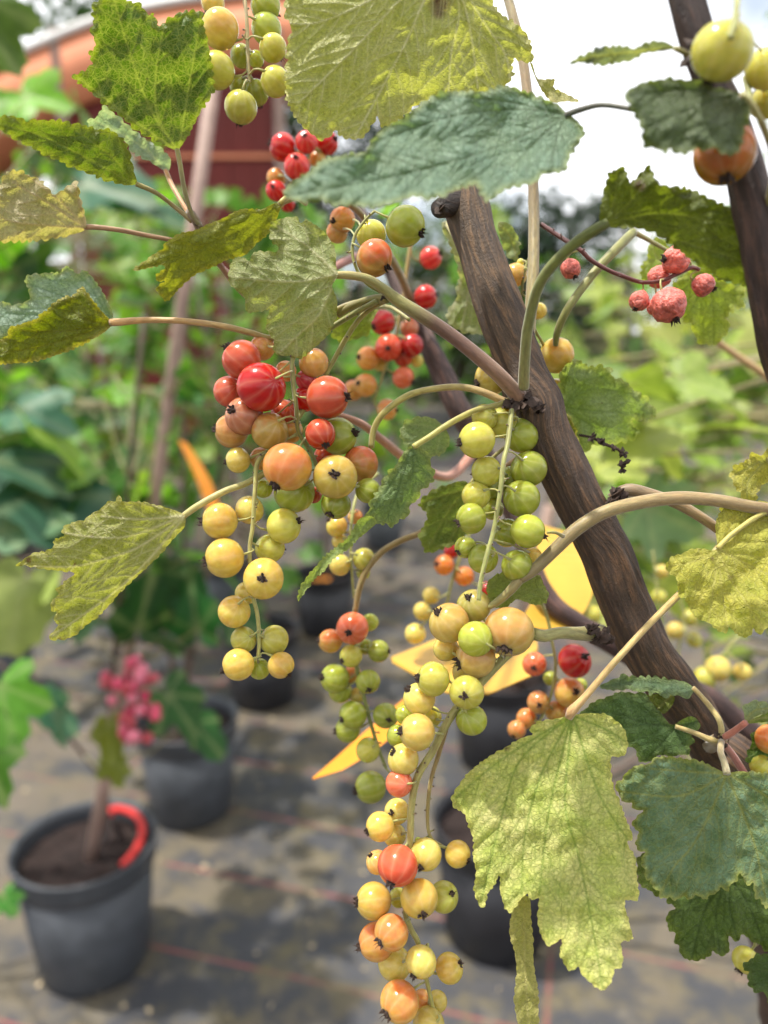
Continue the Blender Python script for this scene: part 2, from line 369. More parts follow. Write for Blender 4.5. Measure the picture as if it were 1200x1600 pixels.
def in_poly(q, poly):
    x, y = q[:, 0], q[:, 1]; r = np.zeros(len(q), bool); n = len(poly)
    for i in range(n):
        (x1, y1), (x2, y2) = poly[i], poly[i - 1]
        c = ((y1 > y) != (y2 > y)) & (x < (x2 - x1) * (y - y1) / (y2 - y1 + 1e-12) + x1)
        r ^= c
    return r
def pt_in(p, poly, prev):
    y = p[1]; m = (poly[:, 1] > y) != (prev[:, 1] > y)
    a, b = poly[m], prev[m]
    return int(np.sum(p[0] < (b[:, 0] - a[:, 0]) * (y - a[:, 1]) / (b[:, 1] - a[:, 1] + 1e-12) + a[:, 0])) % 2 == 1
LEAFN = [0]
def leaf_patch(pts, base, veins, d0, tilt, fold, curl, col, col2, edge, vcol, side, teeth, spacing, net, edgew, brown, lo, vein_amt, wave):
    """one leaf blade: outline, depth surface, veins -> arrays"""
    LEAFN[0] += 1; rng = np.random.RandomState(LEAFN[0] * 13)
    o = closed_curve(pts, 2.2)
    # saw teeth along the margin
    ds = np.hypot(*(np.roll(o, -1, 0) - o).T); s = np.concatenate([[0], np.cumsum(ds)[:-1]])
    tg = np.roll(o, -2, 0) - np.roll(o, 2, 0); tg /= np.hypot(*tg.T)[:, None] + 1e-9
    area = 0.5 * np.sum(o[:, 0] * np.roll(o[:, 1], -1) - np.roll(o[:, 0], -1) * o[:, 1])
    nr = np.stack([tg[:, 1], -tg[:, 0]], 1) * (1 if area > 0 else -1)
    amp, wl = teeth
    # crenate-serrate teeth of uneven length
    tl = rng.uniform(0.65, 1.5, 400) * wl; te = np.cumsum(tl); ti = np.searchsorted(te, s); ph = 1 - (te[ti] - s) / tl[ti]
    ah = rng.uniform(0.35, 1.25, 400)[ti]
    saw = np.where(ph < 0.7, np.sin(ph / 0.7 * math.pi / 2), np.cos((ph - 0.7) / 0.3 * math.pi / 2))
    db = np.hypot(*(o - np.array(base)).T); fade = np.clip((db - 12) / 30, 0, 1)
    prev0 = np.roll(o, 1, 0)
    o = o + nr * ((saw * ah - 0.45) * amp * fade)[:, None]
    # inner points
    x0, y0 = o.min(0); x1, y1 = o.max(0)
    gx, gy = np.meshgrid(np.arange(x0, x1, spacing), np.arange(y0, y1, spacing * 0.87))
    gx = gx + (np.arange(gx.shape[0]) % 2)[:, None] * spacing / 2
    q = np.stack([gx.ravel(), gy.ravel()], 1) + rng.uniform(-.5, .5, (gx.size, 2))
    q = q[in_poly(q, o)]
    dmin = np.min(np.hypot(q[:, None, 0] - o[None, ::2, 0], q[:, None, 1] - o[None, ::2, 1]), 1)
    q = q[dmin > spacing * 0.55]
    prev = np.roll(o, 1, 0)
    mains = [catmull(np.array(k, float), 8) for k in veins]; subs = []
    for mi, mv in enumerate(mains):
        k = 2 + int(rng.randint(0, 2))
        while k < len(mv) - 2:
            dirv = mv[k + 1] - mv[k]; dirv = dirv / (np.hypot(*dirv) + 1e-9)
            for sgn in (-1, 1):
                an = math.radians(rng.uniform(36, 52)) * sgn
                dv = np.array([dirv[0] * math.cos(an) - dirv[1] * math.sin(an), dirv[0] * math.sin(an) + dirv[1] * math.cos(an)])
                p = mv[k] + (mv[k + 1] - mv[k]) * (0.5 if sgn > 0 else 0.0); path = [p.copy()]
                for st in range(18):
                    dv = dv * 0.96 + dirv * 0.05 + rng.uniform(-.06, .06, 2); dv = dv / np.hypot(*dv)
                    p = p + dv * 5
                    if not pt_in(p, o, prev): break
                    if st > 1 and any(np.min(np.hypot(*(om - p).T)) < 7 for oi, om in enumerate(mains) if oi != mi): break
                    path.append(p.copy())
                if len(path) > 2: subs.append((np.array(path), mi))
            k += int(rng.randint(3, 5))
    # vertices along the veins so that they stay crisp
    extra = []
    for path, wd in [(m_, 3.0) for m_ in mains] + [(p_, 1.9) for p_, _ in subs]:
        c = catmull(path, 3.0); tg2 = np.gradient(c, axis=0); tg2 = tg2 / (np.hypot(*tg2.T)[:, None] + 1e-9); n2 = np.stack([-tg2[:, 1], tg2[:, 0]], 1)
        extra += [c, c + n2 * wd, c - n2 * wd]
    ex = np.concatenate(extra) if extra else np.zeros((0, 2))
    ex = ex[in_poly(ex, o)] if len(ex) else ex
    if len(ex):
        dmin = np.concatenate([np.min(np.hypot(ex[i:i + 500, None, 0] - o[None, ::2, 0], ex[i:i + 500, None, 1] - o[None, ::2, 1]), 1) for i in range(0, len(ex), 500)]); ex = ex[dmin > 1.5]
        occ = set((int(a_ // 2), int(b_ // 2)) for a_, b_ in ex)
        q = np.array([p_ for p_ in q if not any((int(p_[0] // 2) + i, int(p_[1] // 2) + j) in occ for i in (-1, 0, 1) for j in (-1, 0, 1))] or np.zeros((0, 2)))
        seen = set(); keep = []
        for p_ in ex:
            key = (int(p_[0] / 1.2), int(p_[1] / 1.2))
            if key not in seen: seen.add(key); keep.append(p_)
        q = np.concatenate([q.reshape(-1, 2), np.array(keep)])
    allp = [Vector(p) for p in o] + [Vector(p) for p in q]; n = len(o)
    r = delaunay_2d_cdt(allp, [(i, (i + 1) % n) for i in range(n)], [], 1, 1e-5)
    v = np.array([tuple(p) for p in r[0]]); f = [tuple(t) for t in r[2]]
    ed = np.min(np.hypot(v[:, None, 0] - o[None, :, 0], v[:, None, 1] - o[None, :, 1]), 1)
    vd = np.full(len(v), 1e3); sdv = np.full(len(v), 1e3); ridge = np.zeros(len(v))
    def near(path, pad):
        lo_, hi_ = path.min(0) - pad, path.max(0) + pad
        return np.nonzero((v[:, 0] > lo_[0]) & (v[:, 0] < hi_[0]) & (v[:, 1] > lo_[1]) & (v[:, 1] < hi_[1]))[0]
    for mv in mains:
        tot = len(mv); ix = near(mv, 14); vv = v[ix]
        for i in range(tot - 1):
            dd, _ = seg_dist(vv, mv[i], mv[i + 1]); wd = 2.7 * (1 - 0.6 * i / tot)
            ridge[ix] = np.maximum(ridge[ix], np.exp(-(dd / wd) ** 2) * (1 - 0.3 * i / tot)); vd[ix] = np.minimum(vd[ix], dd)
    for path, _ in subs:
        ix = near(path, 12); vv = v[ix]
        for i in range(len(path) - 1):
            dd, _ = seg_dist(vv, path[i], path[i + 1]); sdv[ix] = np.minimum(sdv[ix], dd)
            ridge[ix] = np.maximum(ridge[ix], 0.5 * np.exp(-(dd / 1.6) ** 2) * (1 - 0.5 * i / max(4, len(path))))
    alld = np.minimum(vd, sdv)
    bx, by = base; X, Y = v[:, 0] - bx, v[:, 1] - by
    d = d0 + (tilt[0] * X + tilt[1] * Y) / 100
    if len(mains):
        tipv = mains[0][-1] - np.array(base); ll = np.hypot(*tipv) + 1e-9; tipv = tipv / ll
        al = X * tipv[0] + Y * tipv[1]; ac = X * -tipv[1] + Y * tipv[0]
        d = d + fold * np.abs(ac) / 100 + curl * (al / 100) ** 2 * np.sign(al)
    fz = np.clip(np.hypot(X, Y) / 60, 0, 1); sd_ = LEAFN[0] * 5.7
    nz = np.array([mnoise.noise(Vector((a_ / 62, b_ / 62, sd_))) + 0.45 * mnoise.noise(Vector((a_ / 24, b_ / 24, sd_ + 9))) for a_, b_ in zip(X, Y)])
    nz2 = np.array([mnoise.noise(Vector((a_ / 16, b_ / 16, sd_ + 20))) for a_, b_ in zip(X, Y)])
    d = d + wave * fz * nz * 2.6 + wave * 2.0 * np.clip(1 - ed / 14, 0, 1) * nz2
    quilt = np.clip(alld / 9, 0, 1)
    d = d - side * (quilt - 0.5) * 0.42 + (0.26 if side > 0 else -0.42) * ridge
    c = np.repeat(np.array([lin(col, LEAF_K)]), len(v), 0); c2 = np.repeat(np.array([lin(col2, LEAF_K)]), len(v), 0)
    e = (np.clip(1 - ed / edgew, 0, 1) ** 1.3 * 0.85)[:, None]; ec = np.array([lin(edge, LEAF_K)])
    c = c * (1 - e) + ec * e; c2 = c2 * (1 - e) + ec * e
    for (px, py, pr) in brown:
        b = np.clip(1.5 - 1.5 * np.hypot(v[:, 0] - px, v[:, 1] - py) / pr, 0, 1)[:, None]; bc = np.array([[0.11, 0.055, 0.035]])
        c = c * (1 - b) + bc * b; c2 = c2 * (1 - b) + bc * b
    V = [P(a[0], a[1], dd) for a, dd in zip(v, d)]
    uv = np.stack([X * d0 / FPX / 10 + LEAFN[0] * 7.3, Y * d0 / FPX / 10 + LEAFN[0] * 3.1, np.zeros(len(v))], 1)
    return V, f, c, c2, np.clip(ridge * vein_amt, 0, 1), np.repeat(np.array([lin(vcol, LEAF_K)]), len(v), 0), np.full(len(v), net), uv

def leaf(patches, stalk=None, stalk_cols=((165, 160, 95),), label=None):
    """patches: list of dicts; joined into one blade"""
    V, F, arr = [], [], [[] for _ in range(6)]
    for q in patches:
        ox, oy, sc = q.get('o', (0, 0, 1)); tr = lambda L: [(ox + a * sc, oy + b * sc) for a, b in L]
        base = tr([q['base']])[0]
        res = leaf_patch(tr(q['pts']), base, [tr(k) for k in q['veins']], q['d'], q.get('tilt', (0, 0)), q.get('fold', 0), q.get('curl', 0),
                         q['col'], q.get('col2', q['col']), q.get('edge', q['col']), q.get('vcol', (175, 175, 110)), q.get('side', 1),
                         q.get('teeth', (5.0, 13)), q.get('sp', 3.6), q.get('net', 0.25), q.get('edgew', 12),
                         [(ox + a * sc, oy + b * sc, r) for a, b, r in q.get('brown', [])], None, q.get('va', 0.8), q.get('wave', 1.0))
        k = len(V); V += res[0]; F += [tuple(i + k for i in t) for t in res[1]]
        for a, b in zip(arr, res[2:]): a.append(b)
    me = mesh('leaf', [v - BASE for v in V], F)
    for nm, a in zip(('col', 'col2', 'vein', 'vcol', 'net', 'luv'), arr): set_attr(me, nm, np.concatenate(a))
    o = link('leaf', me, bush, (M_LEAF,))
    if label: o['label'] = label
    if stalk:
        tb = TB(); pix_tube(tb, stalk, stalk_cols, 6, 10); tb.build('leaf_stalk', M_TWIG, o, BASE)
    return o

G_ = (120, 140, 45)
# --- upper left leaves
leaf([dict(pts=[(276,236),(221,208),(176,172),(146,148),(114,121),(130,112),(144,99),(140,84),(148,71),(143,49),(146,30),(144,11),(154,0),(180,-8),(203,2),(221,9),(229,22),(240,22),(250,41),(259,33),(270,26),(285,19),(304,17),(314,22),(322,50),(330,90),(334,140),(322,161),(300,202),(281,232)],
  base=(278,236), veins=[[(278,236),(240,180),(210,105),(178,0)],[(278,236),(246,180),(244,112),(256,42)],[(280,232),(296,131),(314,30)],[(276,236),(205,185),(122,122)]],
  d=172, tilt=(3,8), fold=4, col=(82,112,26), col2=(94,122,30), edge=(150,160,50), vcol=(165,175,95), net=0.75, wave=1.2)],
  [(312,352,176,4),(300,335,175,3.6),(288,295,173,3.8),(281,255,172,4),(277,234,172,4)], [(120,110,60),(150,140,70)], 'bright green leaf with a pale net of veins')
leaf([dict(pts=[(0,182),(15,180),(34,184),(43,189),(56,186),(75,187),(98,189),(112,193),(131,195),(150,202),(161,201),(176,204),(188,214),(199,229),(204,247),(210,270),(214,287),(195,289),(161,279),(124,266),(75,244),(38,225),(0,203),(-14,192)],
  base=(212,288), veins=[[(212,288),(140,250),(70,215),(-10,190)],[(212,288),(175,245),(120,205)],[(212,288),(200,250),(185,215)]], d=170, tilt=(4,12), fold=5,
  col=(92,118,30), col2=(112,132,38), edge=(150,155,55), vcol=(140,150,70), net=0.55)],
  [(300,346,176,4),(275,325,175,3.6),(245,302,172,3.6),(212,287,170,4)], [(150,130,80),(150,140,70)])
leaf([dict(pts=[(262,268),(230,250),(206,238),(196,222),(176,208),(150,203),(135,190),(155,180),(160,165),(175,173),(215,208),(245,228),(266,246)], base=(260,268), veins=[[(260,268),(215,225),(150,190)],[(260,268),(200,200),(162,172)]],
  d=184, tilt=(2,6), col=(150,178,170), col2=(165,188,180), edge=(170,185,160), vcol=(190,200,185), net=0.3)],
  [(305,350,178,3.6),(285,318,180,3.4),(268,288,183,3.6),(259,266,184,3.6)], [(200,140,80),(200,150,95)], 'pale bluish green leaf')
leaf([dict(pts=[(0,288),(10,269),(28,267),(42,272),(65,283),(72,291),(87,304),(105,290),(121,286),(126,312),(135,347),(130,361),(98,370),(63,375),(28,377),(-14,376),(-24,340),(-18,300)], base=(133,355), veins=[[(133,355),(80,353),(30,348),(-20,335)],[(133,355),(80,320),(20,285)],[(133,355),(100,320),(45,275)],[(134,352),(125,320),(117,290)]],
  d=172, tilt=(2,6), fold=3, col=(190,180,140), col2=(170,165,115), edge=(190,175,110), vcol=(212,188,150), side=-1, net=0.35)],
  [(268,375,178,3.4),(230,368,176,3.6),(190,360,174,3.8),(150,355,172,4),(132,355,172,4.2)], [(150,115,75),(180,140,100)], 'pale tan leaf seen from beneath')
leaf([dict(pts=[(407,327),(380,326),(362,333),(347,341),(332,347),(305,359),(281,365),(257,380),(254,389),(233,401),(227,408),(205,423),(233,419),(254,414),(257,420),(245,429),(244,437),(257,440),(244,449),(245,456),(259,470),(269,464),(284,447),(305,429),(335,416),(359,405),(383,399),(404,378),(419,366),(431,345),(440,318),(428,318)],
  base=(438,318), veins=[[(438,318),(370,362),(290,398),(208,423)],[(438,318),(380,378),(310,420),(257,466)],[(438,318),(370,338),(300,370)]], teeth=(2.6,11), d=163, tilt=(3,5), fold=6, col=(150,152,50), col2=(132,142,42), edge=(175,168,60), vcol=(128,132,50), net=0.25)],
  [(478,318,172,4),(462,308,168,4),(447,309,164,4),(437,319,163,4.4)], [(170,150,70),(180,165,80)])
leaf([dict(pts=[(528,429),(525,414),(525,396),(518,378),(506,361),(488,348),(477,343),(470,349),(464,339),(452,339),(437,342),(423,349),(422,369),(425,378),(435,387),(431,393),(416,393),(398,393),(393,399),(392,408),(380,403),(368,403),(360,414),(357,435),(362,447),(371,454),(380,463),(384,474),(383,483),(392,489),(407,487),(422,483),(417,498),(416,513),(422,525),(428,531),(426,546),(434,555),(449,556),(470,560),(488,546),(509,528),(521,507),(527,486),(527,468),(519,448),(525,436)],
  base=(527,429), veins=[[(527,429),(470,440),(410,438),(360,432)],[(527,430),(500,490),(470,520),(438,550)],[(527,428),(480,385),(430,352)]], teeth=(2.6,11), d=156, tilt=(-3,2), fold=3, col=(148,162,92), col2=(176,182,125), edge=(150,155,75), vcol=(214,212,168), va=1.0, side=-1, net=0.3)],
  None, ((165,160,95),), 'pale mottled leaf hanging in front of the red berries')
# folded leaf at the left edge
leaf([dict(o=(0,400,.2333), pts=[(0,545),(-60,430),(-50,335),(0,310),(30,305),(90,330),(180,300),(200,265),(180,200),(160,170),(190,130),(300,115),(410,110),(425,80),(450,65),(520,120),(545,90),(590,110),(650,180),(700,260),(740,350),(758,410),(700,440),(520,420),(330,450),(120,500)],
   base=(745,440), veins=[[(745,440),(500,300),(200,190)],[(745,440),(600,200),(450,80)],[(745,440),(350,400),(0,380)],[(745,440),(680,260),(580,115)]], d=174, tilt=(2,2), col=(155,180,160), col2=(175,195,180), edge=(170,175,120), vcol=(120,150,115), net=0.35, teeth=(3,11)),
  dict(o=(0,400,.2333), pts=[(752,450),(680,370),(620,290),(550,210),(520,235),(480,270),(440,270),(400,290),(345,325),(320,360),(270,390),(240,425),(170,440),(120,465),(60,480),(50,530),(-10,560),(-110,600),(-130,710),(0,725),(150,715),(300,690),(450,640),(600,570),(700,510)],
   base=(745,455), veins=[[(745,455),(500,540),(250,610),(0,650)],[(745,455),(560,420),(430,300)],[(745,455),(640,340),(550,225)],[(745,455),(450,500),(150,500)]], d=168, tilt=(2,4), col=(135,142,28), col2=(118,132,24), edge=(190,175,80), vcol=(120,118,30), net=0.3, edgew=9, teeth=(3,9))],
  [(585,468,170,5),(540,478,169,5),(490,505,170,5),(430,528,170,5),(392,520,169,5),(350,510,168,5.2),(290,502,168,5),(230,500,168,5),(190,503,168,6),(174,504,169,6)], [(150,140,70),(150,135,70),(185,150,90),(205,160,100)], 'leaf folded along its midrib, silvery above and yellow green below')
leaf([dict(o=(20,740,1/3), pts=[(805,195),(740,165),(660,145),(580,130),(515,130),(500,100),(480,130),(440,135),(420,160),(370,185),(340,215),(290,225),(240,250),(230,270),(240,295),(195,310),(190,345),(150,365),(100,370),(60,395),(10,435),(60,430),(100,440),(200,455),(290,465),(240,505),(235,520),(200,540),(215,570),(185,590),(180,640),(205,650),(195,690),(210,710),(170,775),(270,770),(340,715),(400,670),(450,620),(520,540),(620,450),(700,370),(760,300),(805,250)],
  base=(803,200), veins=[[(803,200),(700,275),(570,355),(430,400),(290,435),(100,435)],[(803,198),(560,290),(400,300),(250,280)],[(803,198),(600,215),(420,200)],[(800,210),(640,400),(470,560),(190,760)]],
  teeth=(2.6,11), d=163, tilt=(1,5), fold=4, col=(165,168,88), col2=(150,156,60), edge=(178,172,75), vcol=(222,216,170), va=1.0, side=-1, net=0.2, brown=[(75,405,7),(290,430,4),(370,295,4),(220,775,5)])],
  [(470,700,172,5),(420,735,169,5),(385,755,167,5),(350,768,165,5.2),(310,790,163,5.4),(287,806,163,5)], [(170,165,90),(190,180,110)], 'yellowing leaf with brown scorched tips')
# --- centre
leaf([dict(o=(480,660,.25), pts=[(660,145),(600,190),(550,270),(500,320),(460,380),(440,430),(390,500),(380,560),(330,600),(400,590),(430,620),(460,640),(500,635),(540,650),(580,610),(620,600),(640,550),(650,510),(700,480),(720,410),(790,370),(785,290),(770,240),(780,210),(720,170)],
   base=(662,150), veins=[[(662,150),(600,320),(560,450),(480,640)],[(662,150),(700,260),(780,350)],[(662,150),(560,330),(400,560)],[(662,150),(660,350),(640,520)]], d=158, tilt=(1,3), fold=4, col=(128,155,100), col2=(138,162,98), edge=(165,175,105), vcol=(100,125,80), net=0.3, wave=0.8),
  dict(o=(480,660,.25), pts=[(330,600),(400,585),(435,625),(390,670),(330,720),(280,770),(230,810),(170,850),(130,890),(110,930),(60,960),(30,1000),(0,1040),(-55,1120),(-60,1090),(-40,1020),(40,912),(130,820),(220,750),(270,700),(300,640)],
   base=(400,600), veins=[[(400,600),(280,730),(100,890),(-50,1100)]], d=158.6, tilt=(3,2), col=(140,168,85), col2=(150,175,95), edge=(170,182,100), vcol=(160,180,110), teeth=(3,9))],
  [(800,622,166,4),(780,632,164,4.6),(740,642,162,4.4),(700,663,160,4.6),(672,682,159,4.6),(646,698,158,4.6)], [(150,140,70),(185,180,90)])
leaf([dict(pts=[(660,707),(640,700),(628,688),(624,672),(638,656),(660,650),(680,655),(695,668),(703,685),(698,702),(685,713),(670,710)], base=(690,672), veins=[[(690,672),(660,685),(635,690)],[(690,672),(665,665),(640,662)],[(690,672),(685,690),(682,708)]], d=178, tilt=(1,4), col=(135,158,112), col2=(150,170,120), edge=(165,178,120), vcol=(165,180,135))],
  [(760,640,174,3),(720,655,176,3),(690,672,178,3.4)])
leaf([dict(pts=[(655,785),(675,765),(685,762),(705,755),(728,752),(740,775),(735,800),(732,830),(715,850),(692,858),(672,864),(660,855),(655,835),(662,820),(668,805),(658,795)], base=(728,765), veins=[[(728,765),(700,800),(672,850)],[(728,765),(690,775),(662,785)],[(728,765),(720,810),(700,850)]], d=186, tilt=(1,4), col=(98,122,52), col2=(125,142,75), edge=(140,150,70), vcol=(150,160,90))],
  [(800,690,178,3),(765,720,182,3),(728,766,186,3.4)])
leaf([dict(o=(500,440,.2), pts=[(120,290),(250,225),(360,195),(470,190),(440,250),(400,330),(390,400),(300,450),(180,470),(90,430)], base=(450,195), veins=[[(450,195),(300,310),(110,420)],[(450,195),(330,380),(250,455)],[(450,195),(300,230),(140,300)]], d=188, tilt=(1,4), col=(138,155,55), col2=(150,165,65), edge=(165,175,85), vcol=(165,175,90))],
  [(640,500,178,3),(610,480,182,3),(588,480,188,3.4)])
leaf([dict(o=(560,780,1/3), pts=[(600,400),(640,355),(690,345),(740,375),(790,360),(850,355),(870,400),(895,450),(870,490),(820,495),(780,480),(740,470),(700,500),(650,510),(610,470)], base=(770,420), veins=[[(770,420),(700,440),(620,460)],[(770,420),(830,440),(885,460)],[(770,420),(720,380),(660,360)]], d=166, tilt=(1,5), col=(135,150,80), col2=(150,165,90), edge=(160,170,95), vcol=(150,160,95), teeth=(3,9))], None)
# --- behind and beside the cane
leaf([dict(o=(860,340,.2874), pts=[(60,1020),(50,850),(110,780),(150,770),(200,810),(240,810),(270,805),(330,830),(335,870),(380,875),(420,900),(470,945),(520,970),(530,1000),(580,1050),(560,1085),(500,1100),(450,1110),(490,1150),(470,1190),(400,1220),(300,1240),(240,1230),(200,1280),(160,1250),(120,1120)],
  base=(70,1030), veins=[[(70,1030),(250,1050),(570,1065)],[(70,1030),(220,930),(450,960)],[(70,1030),(180,900),(320,850)],[(70,1030),(230,1130),(450,1180)],[(70,1030),(130,1150),(190,1260)]], d=184, tilt=(2,7), curl=3, col=(140,165,70), col2=(158,178,128), edge=(185,195,105), vcol=(115,140,70), net=0.3, wave=1.6)],
  [(835,640,174,3),(860,640,180,3),(881,637,184,3)])
leaf([dict(pts=[(868,638),(890,650),(900,672),(905,692),(896,702),(885,692),(874,670)], base=(870,642), veins=[[(870,642),(885,668),(898,698)]], d=178, col=(125,140,40), edge=(190,175,80), edgew=5)])
leaf([dict(o=(640,280,.21667), pts=[(235,310),(300,300),(350,360),(380,470),(440,560),(480,660),(520,780),(560,900),(580,1000),(570,1110),(480,1120),(380,1100),(300,1060),(270,1000),(275,930),(330,870),(350,760),(350,660),(290,470),(240,380)], base=(260,320), veins=[[(260,320),(400,600),(430,750),(380,1060)],[(260,320),(400,650),(540,1090)],[(260,320),(370,700),(280,1000)]], d=196, tilt=(2,3), fold=4, col=(160,168,125), col2=(145,165,80), edge=(190,190,150), vcol=(200,198,165), side=-1)],
  [(735,420,182,3),(715,380,190,3),(697,350,196,3)])
leaf([dict(o=(640,280,.21667), pts=[(640,310),(720,320),(760,370),(790,440),(795,540),(760,585),(710,560),(650,420)], base=(650,330), veins=[[(650,330),(730,420),(770,570)]], d=190, tilt=(2,4), col=(140,160,110), col2=(155,170,120), edge=(165,175,120), wave=1.6)])
leaf([dict(o=(840,340,.25), pts=[(840,430),(900,370),(1000,300),(1150,390),(1250,420),(1310,440),(1280,500),(1290,560),(1230,580),(1180,620),(1200,680),(1170,740),(1130,790),(1070,800),(1000,770),(970,720),(970,670),(920,650),(890,600),(850,560),(800,500)], base=(1010,330), veins=[[(1010,330),(1090,500),(1100,780)],[(1010,330),(990,520),(900,640)],[(1010,330),(1180,470),(1290,480)],[(1010,330),(920,440),(820,500)]], d=198, tilt=(2,5), col=(172,185,70), col2=(155,175,60), edge=(185,190,85), vcol=(120,135,45), net=0.4),
  dict(o=(840,340,.25), pts=[(660,400),(650,300),(690,250),(680,200),(710,150),(750,120),(800,150),(830,220),(800,330)], base=(820,320), veins=[[(820,320),(740,240),(720,150)]], d=199, col=(160,180,65), edge=(180,190,85))],
  [(990,362,185,4),(1040,390,192,3),(1092,422,198,3)])
# --- upper right, close to the lens
leaf([dict(pts=[(940,352),(938,325),(945,290),(955,268),(975,262),(985,285),(1003,268),(1015,260),(1025,283),(1040,290),(1075,295),(1100,305),(1130,320),(1160,330),(1200,325),(1235,380),(1230,452),(1199,452),(1147,443),(1119,435),(1078,406),(1050,383),(1021,363),(989,357)], base=(944,350), veins=[[(944,350),(1040,370),(1230,430)],[(944,350),(1050,335),(1220,370)],[(944,350),(960,310),(965,270)],[(944,350),(985,315),(1012,270)]],
  d=138, tilt=(-3,6), fold=4, col=(98,112,32), col2=(112,125,38), edge=(125,135,50), vcol=(130,138,70), net=0.2, brown=[(1000,290,12)])],
  [(818,606,163,9),(820,560,158,8.5),(826,505,153,8.5),(845,440,147,8.5),(885,392,142,9),(925,362,139,9),(950,348,138,8)], [(150,145,90),(125,130,70),(120,128,55),(100,110,40)])
leaf([dict(o=(430,0,.41667), pts=[(35,-60),(40,60),(60,110),(40,180),(45,230),(35,300),(45,380),(80,450),(130,500),(180,525),(230,490),(240,510),(300,525),(340,505),(380,440),(400,475),(460,455),(520,400),(600,370),(700,360),(760,350),(850,330),(890,290),(890,220),(920,230),(960,235),(960,160),(930,110),(860,60),(820,20),(800,-60),(700,-170),(560,-190),(300,-180),(100,-130)],
  base=(640,-150), veins=[[(640,-150),(470,0),(280,200),(80,395)],[(640,-150),(560,0),(480,180),(300,515)],[(640,-150),(690,30),(660,200),(650,350)],[(640,-150),(780,80),(860,200),(880,290)],[(640,-150),(400,-20),(180,80),(40,90)],[(640,-150),(720,60),(760,330)]],
  d=150, tilt=(1,3), fold=2, col=(190,190,116), col2=(178,182,98), edge=(196,190,110), vcol=(232,228,186), side=-1, net=0.12, va=1.0, wave=0.8, brown=[(620,12,24),(612,50,12)], sp=4)],
  [(735,-130,158,4),(715,-90,153,4),(697,-62,150,4.4)], ((165,160,95),), 'large pale leaf seen from beneath, with a brown spot')
leaf([dict(o=(430,0,.41667), pts=[(1160,490),(1130,450),(1090,420),(1050,385),(980,360),(930,340),(860,320),(780,340),(700,340),(620,345),(560,380),(480,440),(400,480),(360,530),(330,570),(250,580),(180,600),(130,640),(80,670),(30,720),(45,745),(110,760),(170,750),(220,770),(300,770),(370,780),(440,765),(520,740),(580,750),(640,730),(720,700),(750,690),(780,740),(810,755),(850,720),(900,700),(970,690),(1000,660),(1050,650),(1090,640),(1110,580),(1140,540)],
  base=(1090,430), veins=[[(1090,430),(950,500),(750,580),(450,660),(40,735)],[(1090,430),(900,410),(650,440),(350,540)],[(1090,430),(950,560),(800,730)],[(1090,430),(860,380),(650,360)],[(1090,430),(1050,540),(1040,640)]],
  d=136, tilt=(2,-7), fold=-3, col=(128,160,140), col2=(148,174,146), edge=(165,175,110), vcol=(95,120,85), net=0.2, wave=1.0, sp=4)],
  [(985,170,128,4),(940,164,131,4),(905,172,134,4.6),(884,180,136,4.6)], ((95,95,80),), 'blue green leaf held flat above the cane')
leaf([dict(o=(900,0,.25), pts=[(300,580),(420,510),(560,490),(700,495),(790,500),(870,545),(950,560),(1060,600),(1090,680),(1060,800),(1040,880),(1020,950),(960,970),(900,950),(860,920),(820,940),(740,930),(700,960),(640,960),(590,935),(555,960),(520,945),(480,930),(420,920),(415,820),(380,740),(330,660)], base=(1040,590), veins=[[(1040,590),(800,650),(440,800)],[(1040,590),(850,760),(700,940)],[(1040,590),(700,560),(340,600)],[(1040,590),(980,780),(960,950)]], d=118, tilt=(1,-3), col=(98,115,80), col2=(108,125,85), edge=(135,148,85), vcol=(85,100,70), net=0.15, sp=4.5)],
  [(1190,190,118,5),(1172,160,117,5),(1160,148,118,6)])
leaf([dict(o=(900,0,.25), pts=[(-40,385),(80,330),(140,295),(220,290),(320,285),(370,305),(420,270),(500,255),(560,260),(620,300),(560,318),(480,330),(420,340),(370,370),(300,390),(200,405),(80,400)], base=(615,298), veins=[[(615,298),(400,320),(150,350),(-30,385)]], d=122, tilt=(1,12), col=(112,125,112), edge=(120,130,115), sp=4.5)],
  [(1095,95,125,4),(1075,85,123,4),(1054,75,122,4)])
# --- right hand side
leaf([dict(o=(900,760,.25), pts=[(885,385),(880,340),(870,240),(900,160),(950,130),(1000,115),(1060,130),(1070,180),(1130,145),(1200,170),(1300,240),(1340,480),(1320,720),(1260,860),(1200,880),(1150,930),(1110,890),(1090,930),(1050,945),(1000,920),(960,880),(930,915),(870,890),(830,850),(780,840),(730,800),(700,740),(680,700),(640,690),(625,570),(570,530),(560,490),(600,440),(650,425),(720,390),(800,390),(850,400)], base=(885,388), veins=[[(885,388),(960,560),(1060,720),(1180,900)],[(885,388),(870,560),(830,840)],[(885,388),(760,460),(580,500)],[(885,388),(1100,500),(1320,600)],[(885,388),(1000,300),(1180,180)],[(885,388),(920,700),(950,890)]],
  teeth=(2.6,11), d=160, tilt=(-2,-4), fold=2, col=(214,206,92), col2=(190,194,78), edge=(192,190,85), vcol=(212,205,115), net=0.4, brown=[(965,570,5),(850,450,5)], sp=4)],
  [(1200,797,162,5),(1170,815,161,4),(1140,838,160,4),(1121,857,160,4)], ((200,190,100),), 'large yellow leaf with small brown spots')
